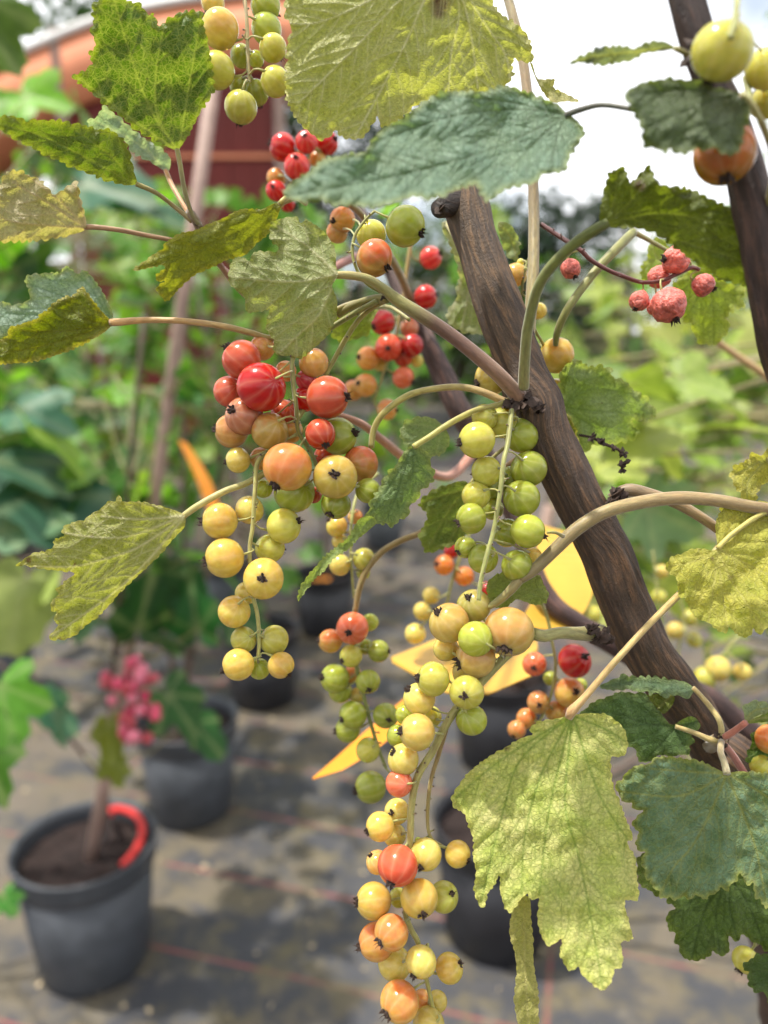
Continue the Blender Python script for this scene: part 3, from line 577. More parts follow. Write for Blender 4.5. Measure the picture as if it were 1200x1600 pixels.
leaf([dict(pts=[(1205,695),(1190,712),(1175,706),(1168,718),(1148,728),(1142,745),(1150,765),(1158,772),(1165,788),(1178,787),(1186,765),(1205,745),(1225,720)], base=(1200,715), veins=[[(1200,715),(1170,750),(1168,785)],[(1200,715),(1170,730),(1145,745)]], d=166, tilt=(-2,4), col=(205,196,90), col2=(190,190,85), edge=(210,200,110)),
  dict(pts=[(1125,800),(1130,788),(1145,786),(1158,780),(1170,790),(1190,782),(1210,795),(1200,815),(1160,812)], base=(1165,795), veins=[[(1165,795),(1140,795)]], d=164, tilt=(-1,3), col=(200,196,85), edge=(205,200,100))], [(1215,760,166,4),(1208,735,166,4),(1200,714,166,4)])
leaf([dict(o=(690,1080,.325), pts=[(620,115),(560,130),(460,150),(420,185),(440,205),(380,225),(300,275),(220,320),(140,380),(90,440),(50,510),(60,560),(110,590),(130,650),(155,720),(150,800),(165,870),(155,950),(180,1030),(205,1040),(220,980),(260,920),(280,880),(280,960),(300,1030),(325,1065),(345,1050),(395,985),(415,975),(430,1005),(470,1000),(460,1090),(480,1180),(520,1225),(580,1190),(570,1260),(610,1345),(660,1325),(670,1360),(720,1405),(775,1440),(815,1400),(830,1340),(865,1325),(870,1270),(865,1205),(920,1190),(905,1120),(880,1010),(945,1005),(940,900),(930,800),(890,730),(920,700),(880,600),(850,520),(820,440),(815,320),(880,310),(895,240),(870,170),(800,115),(720,105)],
   base=(630,118), veins=[[(630,118),(610,300),(595,560),(660,800),(720,1100),(775,1430)],[(625,120),(480,400),(400,700),(385,980)],[(620,122),(380,330),(290,600),(190,1010)],[(632,118),(760,500),(900,720)],[(632,118),(780,180),(880,240)],[(625,122),(520,560),(470,980)],[(622,122),(300,320),(70,510)]],
   teeth=(2.6,11), d=159, tilt=(1,-2), fold=3.5, curl=-0.6, col=(204,214,110), col2=(238,232,156), edge=(222,216,122), vcol=(134,164,66), net=0.3, wave=0.8, sp=3.8, edgew=10, brown=[(310,275,5)]),
  dict(o=(690,1080,.325), pts=[(385,980),(425,1000),(430,1100),(440,1200),(445,1330),(465,1450),(460,1680),(390,1680),(350,1500),(360,1350),(350,1250),(325,1160),(340,1055)], base=(400,990), veins=[[(400,990),(400,1300),(420,1650)]], d=157.6, tilt=(5,-1), col=(190,186,110), col2=(175,172,90), edge=(200,190,120), vcol=(205,196,130), teeth=(2,14), wave=0.5)],
  [(1135,836,171,5),(1092,898,168,5.4),(1058,932,164.5,5.4),(1010,980,160.5,5),(960,1035,158.5,5.2),(915,1088,158.5,5.6),(893,1112,159,8),(888,1122,159.3,6)], [(190,175,110),(190,165,100),(195,170,105),(205,165,110)], 'large yellow green leaf with a curled strip along its fold')
leaf([dict(o=(930,1160,.2562), pts=[(790,185),(720,150),(640,115),(550,100),(450,90),(380,90),(320,130),(250,140),(190,180),(160,230),(120,260),(150,330),(170,365),(220,370),(225,405),(290,415),(230,480),(235,520),(265,550),(250,600),(255,650),(300,670),(275,740),(300,770),(305,830),(335,840),(350,880),(385,900),(400,950),(450,945),(490,965),(540,940),(580,960),(620,930),(680,960),(700,930),(740,920),(760,885),(810,900),(830,860),(860,850),(885,795),(920,870),(965,860),(975,950),(1010,960),(1035,1015),(1060,1010),(1150,950),(1200,700),(1170,400),(1100,230),(1040,190),(960,180),(880,175),(820,185)],
  base=(802,190), veins=[[(802,190),(720,390),(600,620),(480,760),(395,930)],[(802,190),(620,290),(460,330),(160,300)],[(802,190),(900,430),(980,650),(1045,990)],[(802,190),(1000,300),(1160,420)],[(802,190),(600,180),(340,160)]],
  d=160, tilt=(-1,-3), fold=2, col=(104,134,92), col2=(126,156,130), edge=(178,180,92), vcol=(168,172,92), net=0.4, wave=1.3, edgew=9, teeth=(3.4,12))],
  [(1127,1158,168,5),(1126,1175,165,5),(1132,1192,162,5.4),(1136,1209,160,6)], [(170,150,110),(190,180,140)], 'dark blue green leaf with a yellow toothed edge')
leaf([dict(o=(930,1160,.2562), pts=[(430,970),(470,990),(490,1010),(440,1050),(440,1110),(450,1150),(490,1165),(480,1210),(510,1240),(520,1290),(550,1320),(600,1330),(660,1320),(700,1300),(720,1270),(760,1300),(800,1290),(820,1250),(815,1180),(850,1215),(880,1210),(890,1170),(940,1200),(980,1225),(1010,1240),(1040,1280),(1100,1250),(1170,1100),(1170,900),(900,800),(700,800),(500,860)], base=(830,830), veins=[[(830,830),(700,960),(640,1110),(590,1310)],[(830,830),(740,1000),(760,1290)],[(830,830),(820,1000),(870,1200)],[(830,830),(940,1000),(1040,1260)],[(830,830),(600,960),(450,1080)]],
  teeth=(2.6,11), d=175, tilt=(0,-2), col=(96,122,58), col2=(112,134,64), edge=(130,145,60), vcol=(70,92,42), net=0.3),
  dict(o=(930,1160,.2562), pts=[(270,690),(330,700),(400,850),(420,920),(380,940),(330,900),(280,880),(255,800)], base=(390,800), veins=[[(390,800),(300,800)]], d=176, col=(85,108,40), edge=(110,125,50))],
  [(1140,1230,172,4),(1145,1300,174,4),(1143,1373,175,4)])
leaf([dict(o=(930,1160,.2562), pts=[(900,1380),(920,1340),(960,1310),(1010,1290),(1100,1275),(1200,1300),(1220,1560),(1120,1620),(1054,1580),(1030,1530),(970,1520),(930,1450),(940,1410)], base=(1170,1400), veins=[[(1170,1400),(1050,1390),(920,1380)],[(1170,1400),(1080,1460),(1000,1520)],[(1170,1400),(1090,1340),(1020,1300)]], d=166, tilt=(-1,3), col=(78,102,52), col2=(90,115,60), edge=(110,130,60), vcol=(95,115,60))],
  [(1260,1450,168,4),(1245,1480,167,4),(1230,1519,166,4)])
leaf([dict(o=(900,1030,.25), pts=[(610,410),(580,400),(540,350),(490,290),(450,240),(430,210),(380,215),(320,205),(250,210),(210,235),(190,240),(130,260),(90,280),(60,310),(30,330),(40,380),(100,440),(200,480),(280,490),(330,545),(370,560),(380,600),(400,640),(470,640),(520,600),(600,610),(640,600),(700,595),(715,570),(710,540),(740,520),(725,480),(720,450),(770,440),(775,400),(740,360),(700,360),(650,385)], base=(620,420), veins=[[(620,420),(440,400),(250,340),(50,320)],[(620,420),(520,330),(430,220)],[(620,420),(560,500),(430,630)],[(620,420),(650,500),(700,590)],[(620,420),(680,410),(760,390)]],
  teeth=(2.6,11), d=170, tilt=(0,-2), col=(94,124,70), col2=(112,140,82), edge=(128,145,75), vcol=(75,98,55), net=0.35)],
  [(1127,1158,169,5),(1108,1155,169,5),(1085,1145,169,4),(1055,1135,170,3.6)], ((185,165,105),))
leaf([dict(o=(900,1030,.25), pts=[(740,185),(700,150),(640,130),(560,122),(480,112),(380,108),(290,103),(200,135),(140,175),(200,195),(300,195),(340,190),(390,210),(440,200),(460,225),(510,215),(540,240),(600,230),(650,230),(700,250),(730,210)], base=(735,185), veins=[[(735,185),(560,160),(380,140),(160,170)],[(735,185),(600,190),(520,225)]], d=173, tilt=(1,-14), col=(105,132,98), col2=(120,145,112), edge=(140,155,95), vcol=(95,118,80)),
  dict(o=(900,1030,.25), pts=[(450,220),(600,225),(615,260),(580,320),(540,345),(490,290)], base=(600,225), veins=[[(600,225),(520,300)]], d=176, col=(105,120,38), edge=(120,130,45))],
  [(1128,1150,169,5),(1125,1128,170,4.6),(1110,1105,172,4.4),(1093,1085,173,4),(1083,1075,173,4)], [(180,165,105),(195,170,110)])
leaf([dict(o=(900,1030,.25), pts=[(1040,290),(1080,270),(1130,255),(1200,275),(1300,290),(1300,340),(1200,335),(1120,360),(1060,400),(1050,340)], base=(1060,395), veins=[[(1060,395),(1120,320),(1280,310)]], d=163, tilt=(1,-8), col=(140,160,145), col2=(150,168,150), edge=(165,175,120)),
  dict(o=(900,1030,.25), pts=[(1060,400),(1120,365),(1200,340),(1320,340),(1320,420),(1200,390),(1120,400)], base=(1060,398), veins=[[(1060,398),(1180,365),(1310,380)]], d=163, tilt=(1,3), col=(110,135,45), edge=(125,145,55)),
  dict(o=(900,1030,.25), pts=[(1080,560),(1100,520),(1090,470),(1150,440),(1200,400),(1320,400),(1320,640),(1080,640)], base=(1200,500), veins=[[(1200,500),(1100,560)]], d=178, col=(80,112,38), edge=(95,125,45))],
  [(1132,1152,168,5.5),(1148,1142,166,5.4),(1165,1129,163,5)], [(190,120,100),(185,110,90)])
leaf([dict(o=(430,0,.41667), pts=[(955,235),(975,290),(1000,340),(1040,385),(1090,380),(1140,382),(1090,350),(1045,330),(1045,298),(985,295),(965,240)], base=(962,250), veins=[[(962,250),(1010,320),(1120,378)]], d=170, tilt=(1,3), col=(180,178,110), edge=(190,180,120), teeth=(2,9))], None)

# --- canes, shoots and twigs
def cane(name, pts, cols, sides=12, rough=0.0, mat=None, step=6, seed=0.0, k=LEAF_K):
    tb = TB(); pix_tube(tb, pts, cols, step, sides, rough, seed, k); return tb.build(name, mat or M_TWIG, bush, BASE)
gb = lambda v: ((v - CAM).dot(RT) / ((v - CAM).dot(FW)) * FPX + 600, 800 - (v - CAM).dot(UP) / ((v - CAM).dot(FW)) * FPX, depth(v))
B1 = gb(BASE + Vector((-0.015, 0.0, 0.17))); B2 = gb(BASE + Vector((-0.03, -0.06, 0.45)))
cane('cane', [(690,250,182,33),(722,300,178,33),(748,390,175,33),(778,480,173,35),(812,570,172,37),(832,630,171.5,42),(852,680,172,39),(905,785,174,37),(945,860,176,39),(975,940,178,39),(1010,1015,180,38),(1065,1095,186,37),(1110,1165,196,36),(1175,1270,215,35),
      B2 + (22,), B1 + (17,)], [(108,88,68),(98,78,60),(88,68,52),(92,72,55),(86,66,54),(80,60,52),(80,62,54)], 40, 0.13, M_BARK, 3.5, k=0.75)
cane('cut_stub', [(718,318,176,20),(700,322,174,19),(684,326,172,15)], [(70,56,50),(58,48,44)], 14, 0.25, M_BARK, 2.5, 5, 0.7)
B3 = gb(BASE + Vector((0.03, 0.01, 0.17))); B4 = gb(BASE + Vector((0.0, 0.0, 0.5)))
cane('branch', [(560,330,262,10),(600,405,258,11),(640,480,252,13),(680,560,248,17),(715,635,246,18),(745,690,250,17),(800,800,255,15),(850,925,250,15),(905,975,250,16),(985,1020,262,20),(1060,1070,275,21),(1135,1115,290,20),(1230,1240,320,19), B4 + (14,), B3 + (11,)],
     [(110,88,84),(95,72,70),(88,66,64),(95,74,68)], 18, 0.12, M_BARK, 6, 9, 0.7)
B5 = gb(BASE + Vector((0.05, 0.0, 0.17))); B6 = gb(BASE + Vector((0.04, -0.10, 0.55)))
cane('cane', [(1062,-40,124,24),(1085,40,125,26),(1105,110,126,24),(1150,220,128,27),(1180,330,130,30),(1195,430,134,28),(1222,560,142,27),(1300,800,165,25), B6 + (18,), B5 + (13,)], [(80,62,58),(84,66,60),(100,86,84),(90,72,68)], 28, 0.16, M_BARK, 5, 21, 0.7)
cane('side_shoot', [(785,-30,190,7),(800,20,188,7.5),(818,100,186,8),(830,220,183,8),(834,330,180,8.5),(833,420,176,9),(828,500,173,9.5),(824,570,170,9.5),(822,620,169,10)], [(150,135,90),(150,125,85),(130,110,70),(165,150,95),(155,140,90)], 14, 0.06)
cane('leaf_stem', [(524,430,156,5.5),(545,430,157,6.5),(575,436,158,7),(600,452,160,8),(625,472,161,10),(665,497,161,11),(705,524,161,11),(750,560,161,11.5),(785,592,162,12),(812,622,165,13)], [(185,170,105),(165,160,95),(150,145,80),(105,75,55),(110,75,60),(140,105,80),(150,115,90)], 14, 0.05)
cane('leaf_stem', [(528,492,170,5.5),(550,478,168,6),(580,468,165,6.5),(606,466,162,8)], [(140,130,75),(150,145,80)], 12)
cane('leaf_stem', [(580,700,172,4.6),(584,672,172,5),(600,645,171,5.2),(640,617,170,5.2),(690,606,169,5.2),(730,606,168,5.5),(765,617,167,6),(795,632,167,7)], [(165,155,80),(185,175,95),(180,160,95),(170,140,90)], 12)
cane('leaf_stem', [(868,540,180,4),(872,515,178,6),(890,478,176,6.5),(925,430,178,7),(960,392,180,7.5),(990,362,184,7)], [(130,130,55),(140,140,65),(130,132,55)], 12)
cane('leaf_stem', [(812,905,160,8),(835,890,160,9),(868,858,160,10),(902,826,160,10.5),(945,800,160,10.5),(1000,785,161,10.5),(1060,778,162,10.5),(1120,782,162,10),(1175,792,162,10),(1230,800,163,10)], [(135,120,75),(140,122,75),(165,145,95),(165,140,95),(160,138,95),(150,125,85)], 16, 0.05)
cane('leaf_stem', [(955,780,172,9),(980,766,171,10),(1015,772,170,9),(1060,788,170,8.5),(1110,818,170,8),(1150,850,172,7)], [(120,100,75),(165,140,100),(160,135,95)], 14, 0.06)
cane('leaf_stem', [(812,905,160,8),(795,925,160,7),(775,942,161,6),(760,950,161,4)], [(140,125,75),(150,145,80)], 12)
cane('leaf_stem', [(880,838,158,3.4),(868,832,156,2.6),(855,832,155,2.2)], [(150,135,75),(150,150,70)], 8)
cane('leaf_stem', [(555,955,205,4.4),(562,918,204,5),(576,886,203,5),(600,860,202,5),(632,842,200,5),(662,830,198,5),(720,790,195,4.6),(790,730,186,5),(840,700,178,6)], [(150,130,75),(160,135,80),(150,120,75)], 12, 0.05)
cane('leaf_stem', [(940,990,170,14),(905,990,167,11),(875,989,165,9.5),(850,994,164,9.5),(833,990,163,9.5)], [(120,108,70),(160,155,95),(165,160,95)], 14, 0.05)
cane('leaf_stem', [(1110,1165,185,12),(1118,1158,178,10),(1128,1154,170,9)], [(150,130,95),(165,145,105)], 12, 0.1)
cane('leaf_stem', [(1128,1158,170,5),(1148,1185,174,6),(1165,1212,178,6)], [(180,120,100),(185,100,95)], 10)
cane('leaf_stem', [(1060,470,300,4),(1110,525,325,5),(1180,575,330,6),(1240,615,330,6)], [(195,160,105)], 10)
cane('leaf_stem', [(315,356,176,4),(296,332,176,6),(306,345,176,7),(330,395,185,5),(400,470,200,5),(480,440,215,6),(560,400,235,7),(600,405,256,7)], [(110,95,60),(150,120,90),(190,120,95),(175,110,95),(120,90,80)], 10, 0.08)
cane('leaf_stem', [(268,375,178,3.4),(320,395,184,4),(400,470,200,4.5)], [(150,115,80),(190,120,95)], 10)
cane('leaf_stem', [(437,318,166,4),(500,300,180,5),(560,330,200,5),(620,420,225,6),(650,495,250,7)], [(170,150,80),(140,120,80)], 10)
cane('leaf_stem', [(500,640,185,4),(560,660,190,6),(600,690,200,7),(640,720,215,7),(700,745,235,7),(745,700,248,8)], [(170,120,95),(205,150,125),(190,130,110)], 12)
cane('leaf_stem', [(690,-70,150,5),(760,-150,160,6),(790,-110,180,6),(785,-30,190,7)], [(160,150,90)], 10)
cane('leaf_stem', [(1190,190,118,5),(1210,260,122,6),(1190,360,131,7)], [(150,140,80)], 10)
cane('leaf_stem', [(985,170,128,4),(1040,180,127,4.5),(1130,190,127,5)], [(110,100,80)], 10)

# ragged bud scales and bark rings at the nodes
def bud(x, y, d, r, n, seed, cols=((62,46,40),)):
    rng = random.Random(seed); V, F = [], []
    c = P(x, y, d); R = r * d * 0.001 / FPX
    for i in range(n):
        ax = Vector((rng.gauss(0, 1), rng.gauss(0, 1), rng.gauss(0, 1))).normalized()
        t = ax.orthogonal().normalized(); b = ax.cross(t); h = R * rng.uniform(0.35, 0.95); wd = R * rng.uniform(0.35, 0.65)
        k = len(V); m = c + ax * R * 0.25
        for j in range(6):
            a = j * math.pi / 3; V.append(m + (t * math.cos(a) + b * math.sin(a) * 0.45) * wd * rng.uniform(.7, 1.2))
        for j in range(6):
            a = j * math.pi / 3; V.append(m + ax * h * 0.55 + (t * math.cos(a) + b * math.sin(a) * 0.3) * wd * rng.uniform(.5, .9))
        V.append(m + ax * h + t * wd * rng.uniform(-.5, .5))
        for j in range(6):
            F.append((k + j, k + (j + 1) % 6, k + 6 + (j + 1) % 6, k + 6 + j)); F.append((k + 6 + j, k + 6 + (j + 1) % 6, k + 12))
    return link('bud_scale', mesh('bud_scale', [v - BASE for v in V], F), bush, (M_CALYX,), False)
for a in ((800,632,164,16,14,1),(822,628,163.5,20,16,2),(790,640,166,12,10,3),(842,640,164,16,10,4),(938,992,168,20,18,5),(925,985,166,14,12,6),(948,1000,170,15,10,8),(965,772,170,18,14,7),(955,785,170,16,12,9),(690,326,172,14,9,10),(1122,1150,169,9,9,11),(1132,1166,168,7,7,12),(598,466,160,6,6,13),(310,352,176,7,7,14),(1090,70,121,22,14,15),(1072,95,122,16,10,16)): bud(*a)

# ------------------------------------------------------------------ berries
def berry_mesh(seed, wilt=False):
    rng = random.Random(seed); V, F, MI = [], [], []
    nu, nv = (26, 17)
    for j in range(nv + 1):
        a = math.pi * j / nv
        for i in range(nu):
            b = 2 * math.pi * i / nu; r = 1.0
            z = math.cos(a); p = Vector((math.sin(a) * math.cos(b), math.sin(a) * math.sin(b), z * 0.96))
            r += 0.012 * math.cos(2 * b + seed)
            if z > 0.93: p.z -= 0.05 * (z - 0.93) / 0.07
            if wilt: r *= 0.95 + 0.10 * mnoise.noise(p * 1.7 + Vector((seed, 0, 0))) + 0.05 * mnoise.noise(p * 4 + Vector((seed, 3, 0)))
            V.append(p * r)
    for j in range(nv):
        for i in range(nu):
            F.append((j * nu + i, (j + 1) * nu + i, (j + 1) * nu + (i + 1) % nu, j * nu + (i + 1) % nu)); MI.append(0)
    # dried flower at the free end (+z): a dark crown of shrivelled sepals
    def cone(base, tip, wd, bend):
        k = len(V); ax = (tip - base); T = ax.orthogonal().normalized(); B = ax.normalized().cross(T)
        rings = [(0, 1.0), (0.35, 0.85), (0.7, 0.55)]
        for q, (tt, ws) in enumerate(rings):
            c = base + ax * tt + bend * tt * tt
            for i in range(5):
                a = 2 * math.pi * i / 5; V.append(c + (T * math.cos(a) + B * math.sin(a) * 0.6) * wd * ws * rng.uniform(.75, 1.2))
        V.append(tip + bend)
        for q in range(2):
            for i in range(5):
                F.append((k + q * 5 + i, k + q * 5 + (i + 1) % 5, k + q * 5 + 5 + (i + 1) % 5, k + q * 5 + 5 + i)); MI.append(1)
        for i in range(5): F.append((k + 10 + i, k + 10 + (i + 1) % 5, k + 15)); MI.append(1)
    big = 2.2 if wilt else 2.0
    for i in range(6):
        b = 2 * math.pi * i / 6 + rng.uniform(-.4, .4); rr = rng.uniform(0.04, 0.10) * big; ro = rr + rng.uniform(-.03, .09) * big
        cone(Vector((math.cos(b) * rr, math.sin(b) * rr, 0.86)), Vector((math.cos(b) * ro, math.sin(b) * ro, 0.94 + rng.uniform(0.04, 0.13) * big)), 0.055 * big, Vector((rng.uniform(-.08, .08), rng.uniform(-.08, .08), 0)))
    for i in range(4):
        b = rng.uniform(0, 6.28); rr = rng.uniform(0, .05) * big
        cone(Vector((math.cos(b) * rr, math.sin(b) * rr, 0.84)), Vector((rng.uniform(-.06, .06) * big, rng.uniform(-.06, .06) * big, 0.98 + rng.uniform(0, .07) * big)), 0.075 * big, Vector((rng.uniform(-.05, .05), rng.uniform(-.05, .05), 0)))
    for i in range(5):
        b = rng.uniform(0, 6.28)
        cone(Vector((math.cos(b) * .08, math.sin(b) * .08, 0.95)), Vector((math.cos(b) * rng.uniform(.1, .34), math.sin(b) * rng.uniform(.1, .34), rng.uniform(1.15, 1.36))), 0.022, Vector((rng.uniform(-.08, .08), rng.uniform(-.08, .08), 0)))
    me = mesh('berry', V, F); me.materials.append(M_WILT if wilt else M_BERRY); me.materials.append(M_CALYX)
    me.polygons.foreach_set('material_index', np.array(MI, dtype=np.int32)); sm = np.array(MI) != 1
    me.polygons.foreach_set('use_smooth', sm); me.update(); return me
BM = [berry_mesh(k) for k in range(5)]; WM = [berry_mesh(20 + k, True) for k in range(3)]
BC = dict(R=((206,30,30),0), R2=((216,70,80),0), R3=((222,62,58),.2), ro=((200,88,62),.4), ro2=((205,100,78),.4), ro3=((178,56,34),.4), ro4=((224,120,88),.5), ro5=((226,96,66),.5),
          ro6=((222,120,84),.8), ro8=((218,78,50),.3), o=((228,140,52),.7), o2=((228,172,84),.5), o3=((170,125,35),.4), p=((218,172,98),.5), p2=((196,132,100),.4), p3=((220,190,110),.25), pb=((222,178,90),.65), pb2=((204,160,84),.9),
          pb3=((214,188,104),.32), pg=((186,158,80),.5), y=((222,204,108),.08), yb=((220,198,94),.24), yb2=((208,190,100),.2), yg=((200,198,90),.05), yg2=((190,182,96),.1), g=((172,182,70),0), w=((226,122,106),0))
def truss(origin, d, stem, berries, cols=((165,168,90),(160,160,85)), wilt=False, label=None, rs=2.6, pedicel=1.4):
    """stem: [(x,y,mm,r px)] in full photo px; berries: (x,y,r,colour,calyx xy or None,dz mm) in crop coordinates"""
    ox, oy, sc = origin; tb = TB(); pix_tube(tb, stem, cols, 5, 10, 0.12)
    sp = catmull(np.array([q[:3] for q in stem], float), 4); objs = []
    rng = random.Random(int(ox * 3 + oy + d))
    for (x, y, r, ck, cal, dz) in berries:
        x, y, r = ox + x * sc, oy + y * sc, r * sc; dd = d + dz; c = P(x, y, dd); R = r * dd * 0.001 / FPX
        if cal:
            cx, cy = ox + cal[0] * sc, oy + cal[1] * sc; u, v = (cx - x) / r, (cy - y) / r; l = math.hypot(u, v)
            if l > 0.97: u, v = u / l * 0.97, v / l * 0.97; l = 0.97
            z = math.sqrt(max(0.0, 1 - l * l)); ax = (RT * u - UP * v - FW * z).normalized()
        else:
            k = int(np.argmin(np.hypot(sp[:, 0] - x, sp[:, 1] - y))); u, v = (x - sp[k, 0]), (y - sp[k, 1]); l = math.hypot(u, v) + 1e-6
            ax = (RT * (u / l) * 0.7 - UP * (v / l) * 0.7 + FW * 0.85 - UP * 0.35 + Vector((rng.uniform(-.2, .2), 0, rng.uniform(-.2, .2)))).normalized()
        stemend = c - ax * R * 0.95
        # stalk from the stem, a bit higher up
        k = int(np.argmin(np.hypot(sp[:, 0] - x, (sp[:, 1] - (y - 0.55 * r)) * 1.0))); a = P(*sp[k])
        mid = (a + stemend) / 2 - ax * R * 0.35
        pl = [a, (a + mid) / 2 + (mid - a) * 0.05, mid, (mid + stemend) / 2 - ax * R * 0.12, stemend + ax * R * 0.05]
        pr = pedicel * 0.001 * d / FPX
        tb.tube(pl, [pr * 1.3, pr, pr * 0.95, pr * 1.05, pr * 1.7], [lin((176, 176, 100), LEAF_K)] * 5, 7)
        objs.append((c, R, ax, ck))
    for k in range(6, len(sp) - 1, 4):
        if rng.random() < 0.55 and d < 215:
            a = P(*sp[k]); dirv = (RT * rng.uniform(-1, 1) - UP * rng.uniform(-.2, .8) + FW * rng.uniform(-1, .2)).normalized(); l = rng.uniform(5, 12) * d * 0.001 / FPX; pr = d * 0.001 / FPX
            tb.tube([a, a + dirv * l * .5, a + dirv * l + Vector((0, 0, l * .25))], [pr * 1.6, pr * 1.2, pr * 1.5], [lin(cols[-1] if wilt else (184, 178, 105), LEAF_K)] * 2 + [lin((90, 65, 45), LEAF_K)], 6)
    st = tb.build('fruit_truss', M_TWIG, bush, BASE)
    if label: st['label'] = label
    for (c, R, ax, ck) in objs:
        me = rng.choice(WM if wilt else BM); o = bpy.data.objects.new('berry', me); COL.objects.link(o); o.parent = st
        upv = Vector((rng.uniform(-.5, .2), rng.uniform(-.5, .2), 1)); X = (upv - ax * upv.dot(ax)).normalized(); q = Matrix((X, ax.cross(X), ax)).transposed().to_quaternion()
        o.rotation_mode = 'QUATERNION'; o.rotation_quaternion = q
        o.location = c - BASE; o.scale = (R, R * rng.uniform(.97, 1.03), R * rng.uniform(.97, 1.05))
        cc, bl = BC[ck]; j = rng.uniform(.92, 1.06); o.color = lin([v * j for v in cc], BERRY_K) + (bl,)
    return st
def seq(*pts, d, r0=3.0, r1=2.0):
    n = len(pts); return [(x, y, d + (z[0] if z else 0), r0 + (r1 - r0) * i / max(1, n - 1)) for i, (x, y, *z) in enumerate(pts)]

TA = (290, 500, 1/3)
truss(TA, 165, seq((590,470,-2),(545,495,2),(490,530,3),(460,555,1),(457,585,0),(463,635,0),(467,675,2),(490,715,4),(503,765,5), d=165, r0=4.5, r1=3), [
 (355,315,115,'R',None,-4),(262,185,95,'ro',(190,125),0),(360,130,60,'p',None,6),(205,335,75,'ro2',None,4),(275,450,90,'p2',(230,430),0),(215,520,80,'p',(135,512),3),(245,657,62,'y',(170,672),2),
 (395,520,90,'pg',None,-1),(355,650,55,'p',None,5),(477,688,118,'pb',(425,785),-5),(702,735,103,'yb',(705,728),-4),(665,362,100,'ro',(760,360),-3),(632,535,73,'ro3',(660,590),-4),(715,545,88,'g',(795,530),3),
 (820,675,85,'pb2',None,4),(855,800,60,'g',None,0),(510,810,95,'g',None,5),(705,865,70,'g',(680,910),3),(600,200,70,'p',None,5),(565,280,50,'R2',None,7),(560,370,60,'R',None,8),(470,240,50,'p',None,7),(600,820,40,'ro',None,8),
 (460,430,60,'ro',None,7),(490,520,60,'pb',None,8),(365,790,45,'g',None,6),(650,640,50,'ro',None,8)], ((140,140,75),(150,150,75)), label='truss of blushing red and orange berries')
TBo = (290, 760, 1/3)
truss(TBo, 164, seq((608,467,-2),(560,500,6),(500,600,9),(440,690,6),(404,720,2),(399,760,0),(395,820,0),(390,860,0),(393,920,0),(402,960,0),(405,1000,0),(403,1028,0), d=164, r0=4, r1=3), [
 (160,162,87,'yb',(60,162),0),(183,335,95,'yb',(80,352),-2),(365,432,98,'yb',(373,425),-5),(460,185,85,'yg',(548,158),1),(300,110,68,'y',None,4),(395,290,70,'yg',None,4),(228,587,78,'yb',None,0),(272,718,62,'yg',None,1),
 (415,720,70,'yg',None,2),(247,835,77,'yb',(165,865),-2),(447,838,62,'yb',(495,885),-1),(345,855,50,'g',None,3),(285,500,55,'y',None,5)], ((165,160,85),(185,180,100)), label='truss of clear yellow berries hanging below the red ones')
TC = (660, 500, .25)
truss(TC, 161, seq((800,640,2),(793,695,-2),(787,720,-4),(782,765,-5),(772,825,-5),(760,870,-6),(751,910,-6),(748,938,-6), d=161, r0=4, r1=3.4), [
 (340,750,117,'yg',(225,770),-1),(390,610,85,'yg',None,4),(500,640,100,'yg',None,7),(620,720,110,'g',None,8),(400,945,95,'yg',None,2),(335,1095,90,'yg',None,2),(305,1240,98,'g',(190,1275),-2),(665,930,115,'g',None,5),
 (620,1115,115,'g',None,3),(660,1320,108,'g',(775,1355),-2),(530,1330,90,'g',None,7),(590,1535,100,'g',None,0),(380,1490,95,'g',None,2),(270,1420,70,'g',(220,1450),4),(690,1480,60,'yb',None,8),(440,1040,80,'g',None,8),(440,1180,70,'g',None,9),(560,1000,90,'g',None,10)],
 ((150,150,80),(165,170,95)), label='truss of green unripe berries hanging from the cane node')
truss(TC, 172, seq((815,625,-4),(800,600,4),(790,580,8), d=172), [(435,360,110,'y',(315,410),2)])
truss(TC, 184, seq((829,500,-8),(838,520,-4),(850,545,0),(846,600,4),(850,660,6), d=184), [(838,222,112,'yb',(915,295),0),(830,440,75,'y',(875,535),4),(890,650,60,'y',None,6)])
truss((640,280,.21667), 182, seq((833,395,-4),(826,405,0),(818,430,0),(815,460,2), d=182, r0=2.5, r1=2), [(765,690,85,'p3',None,2),(930,950,60,'y',None,4),(800,600,28,'y',None,2)])
TD = (480, 920, 1/3)
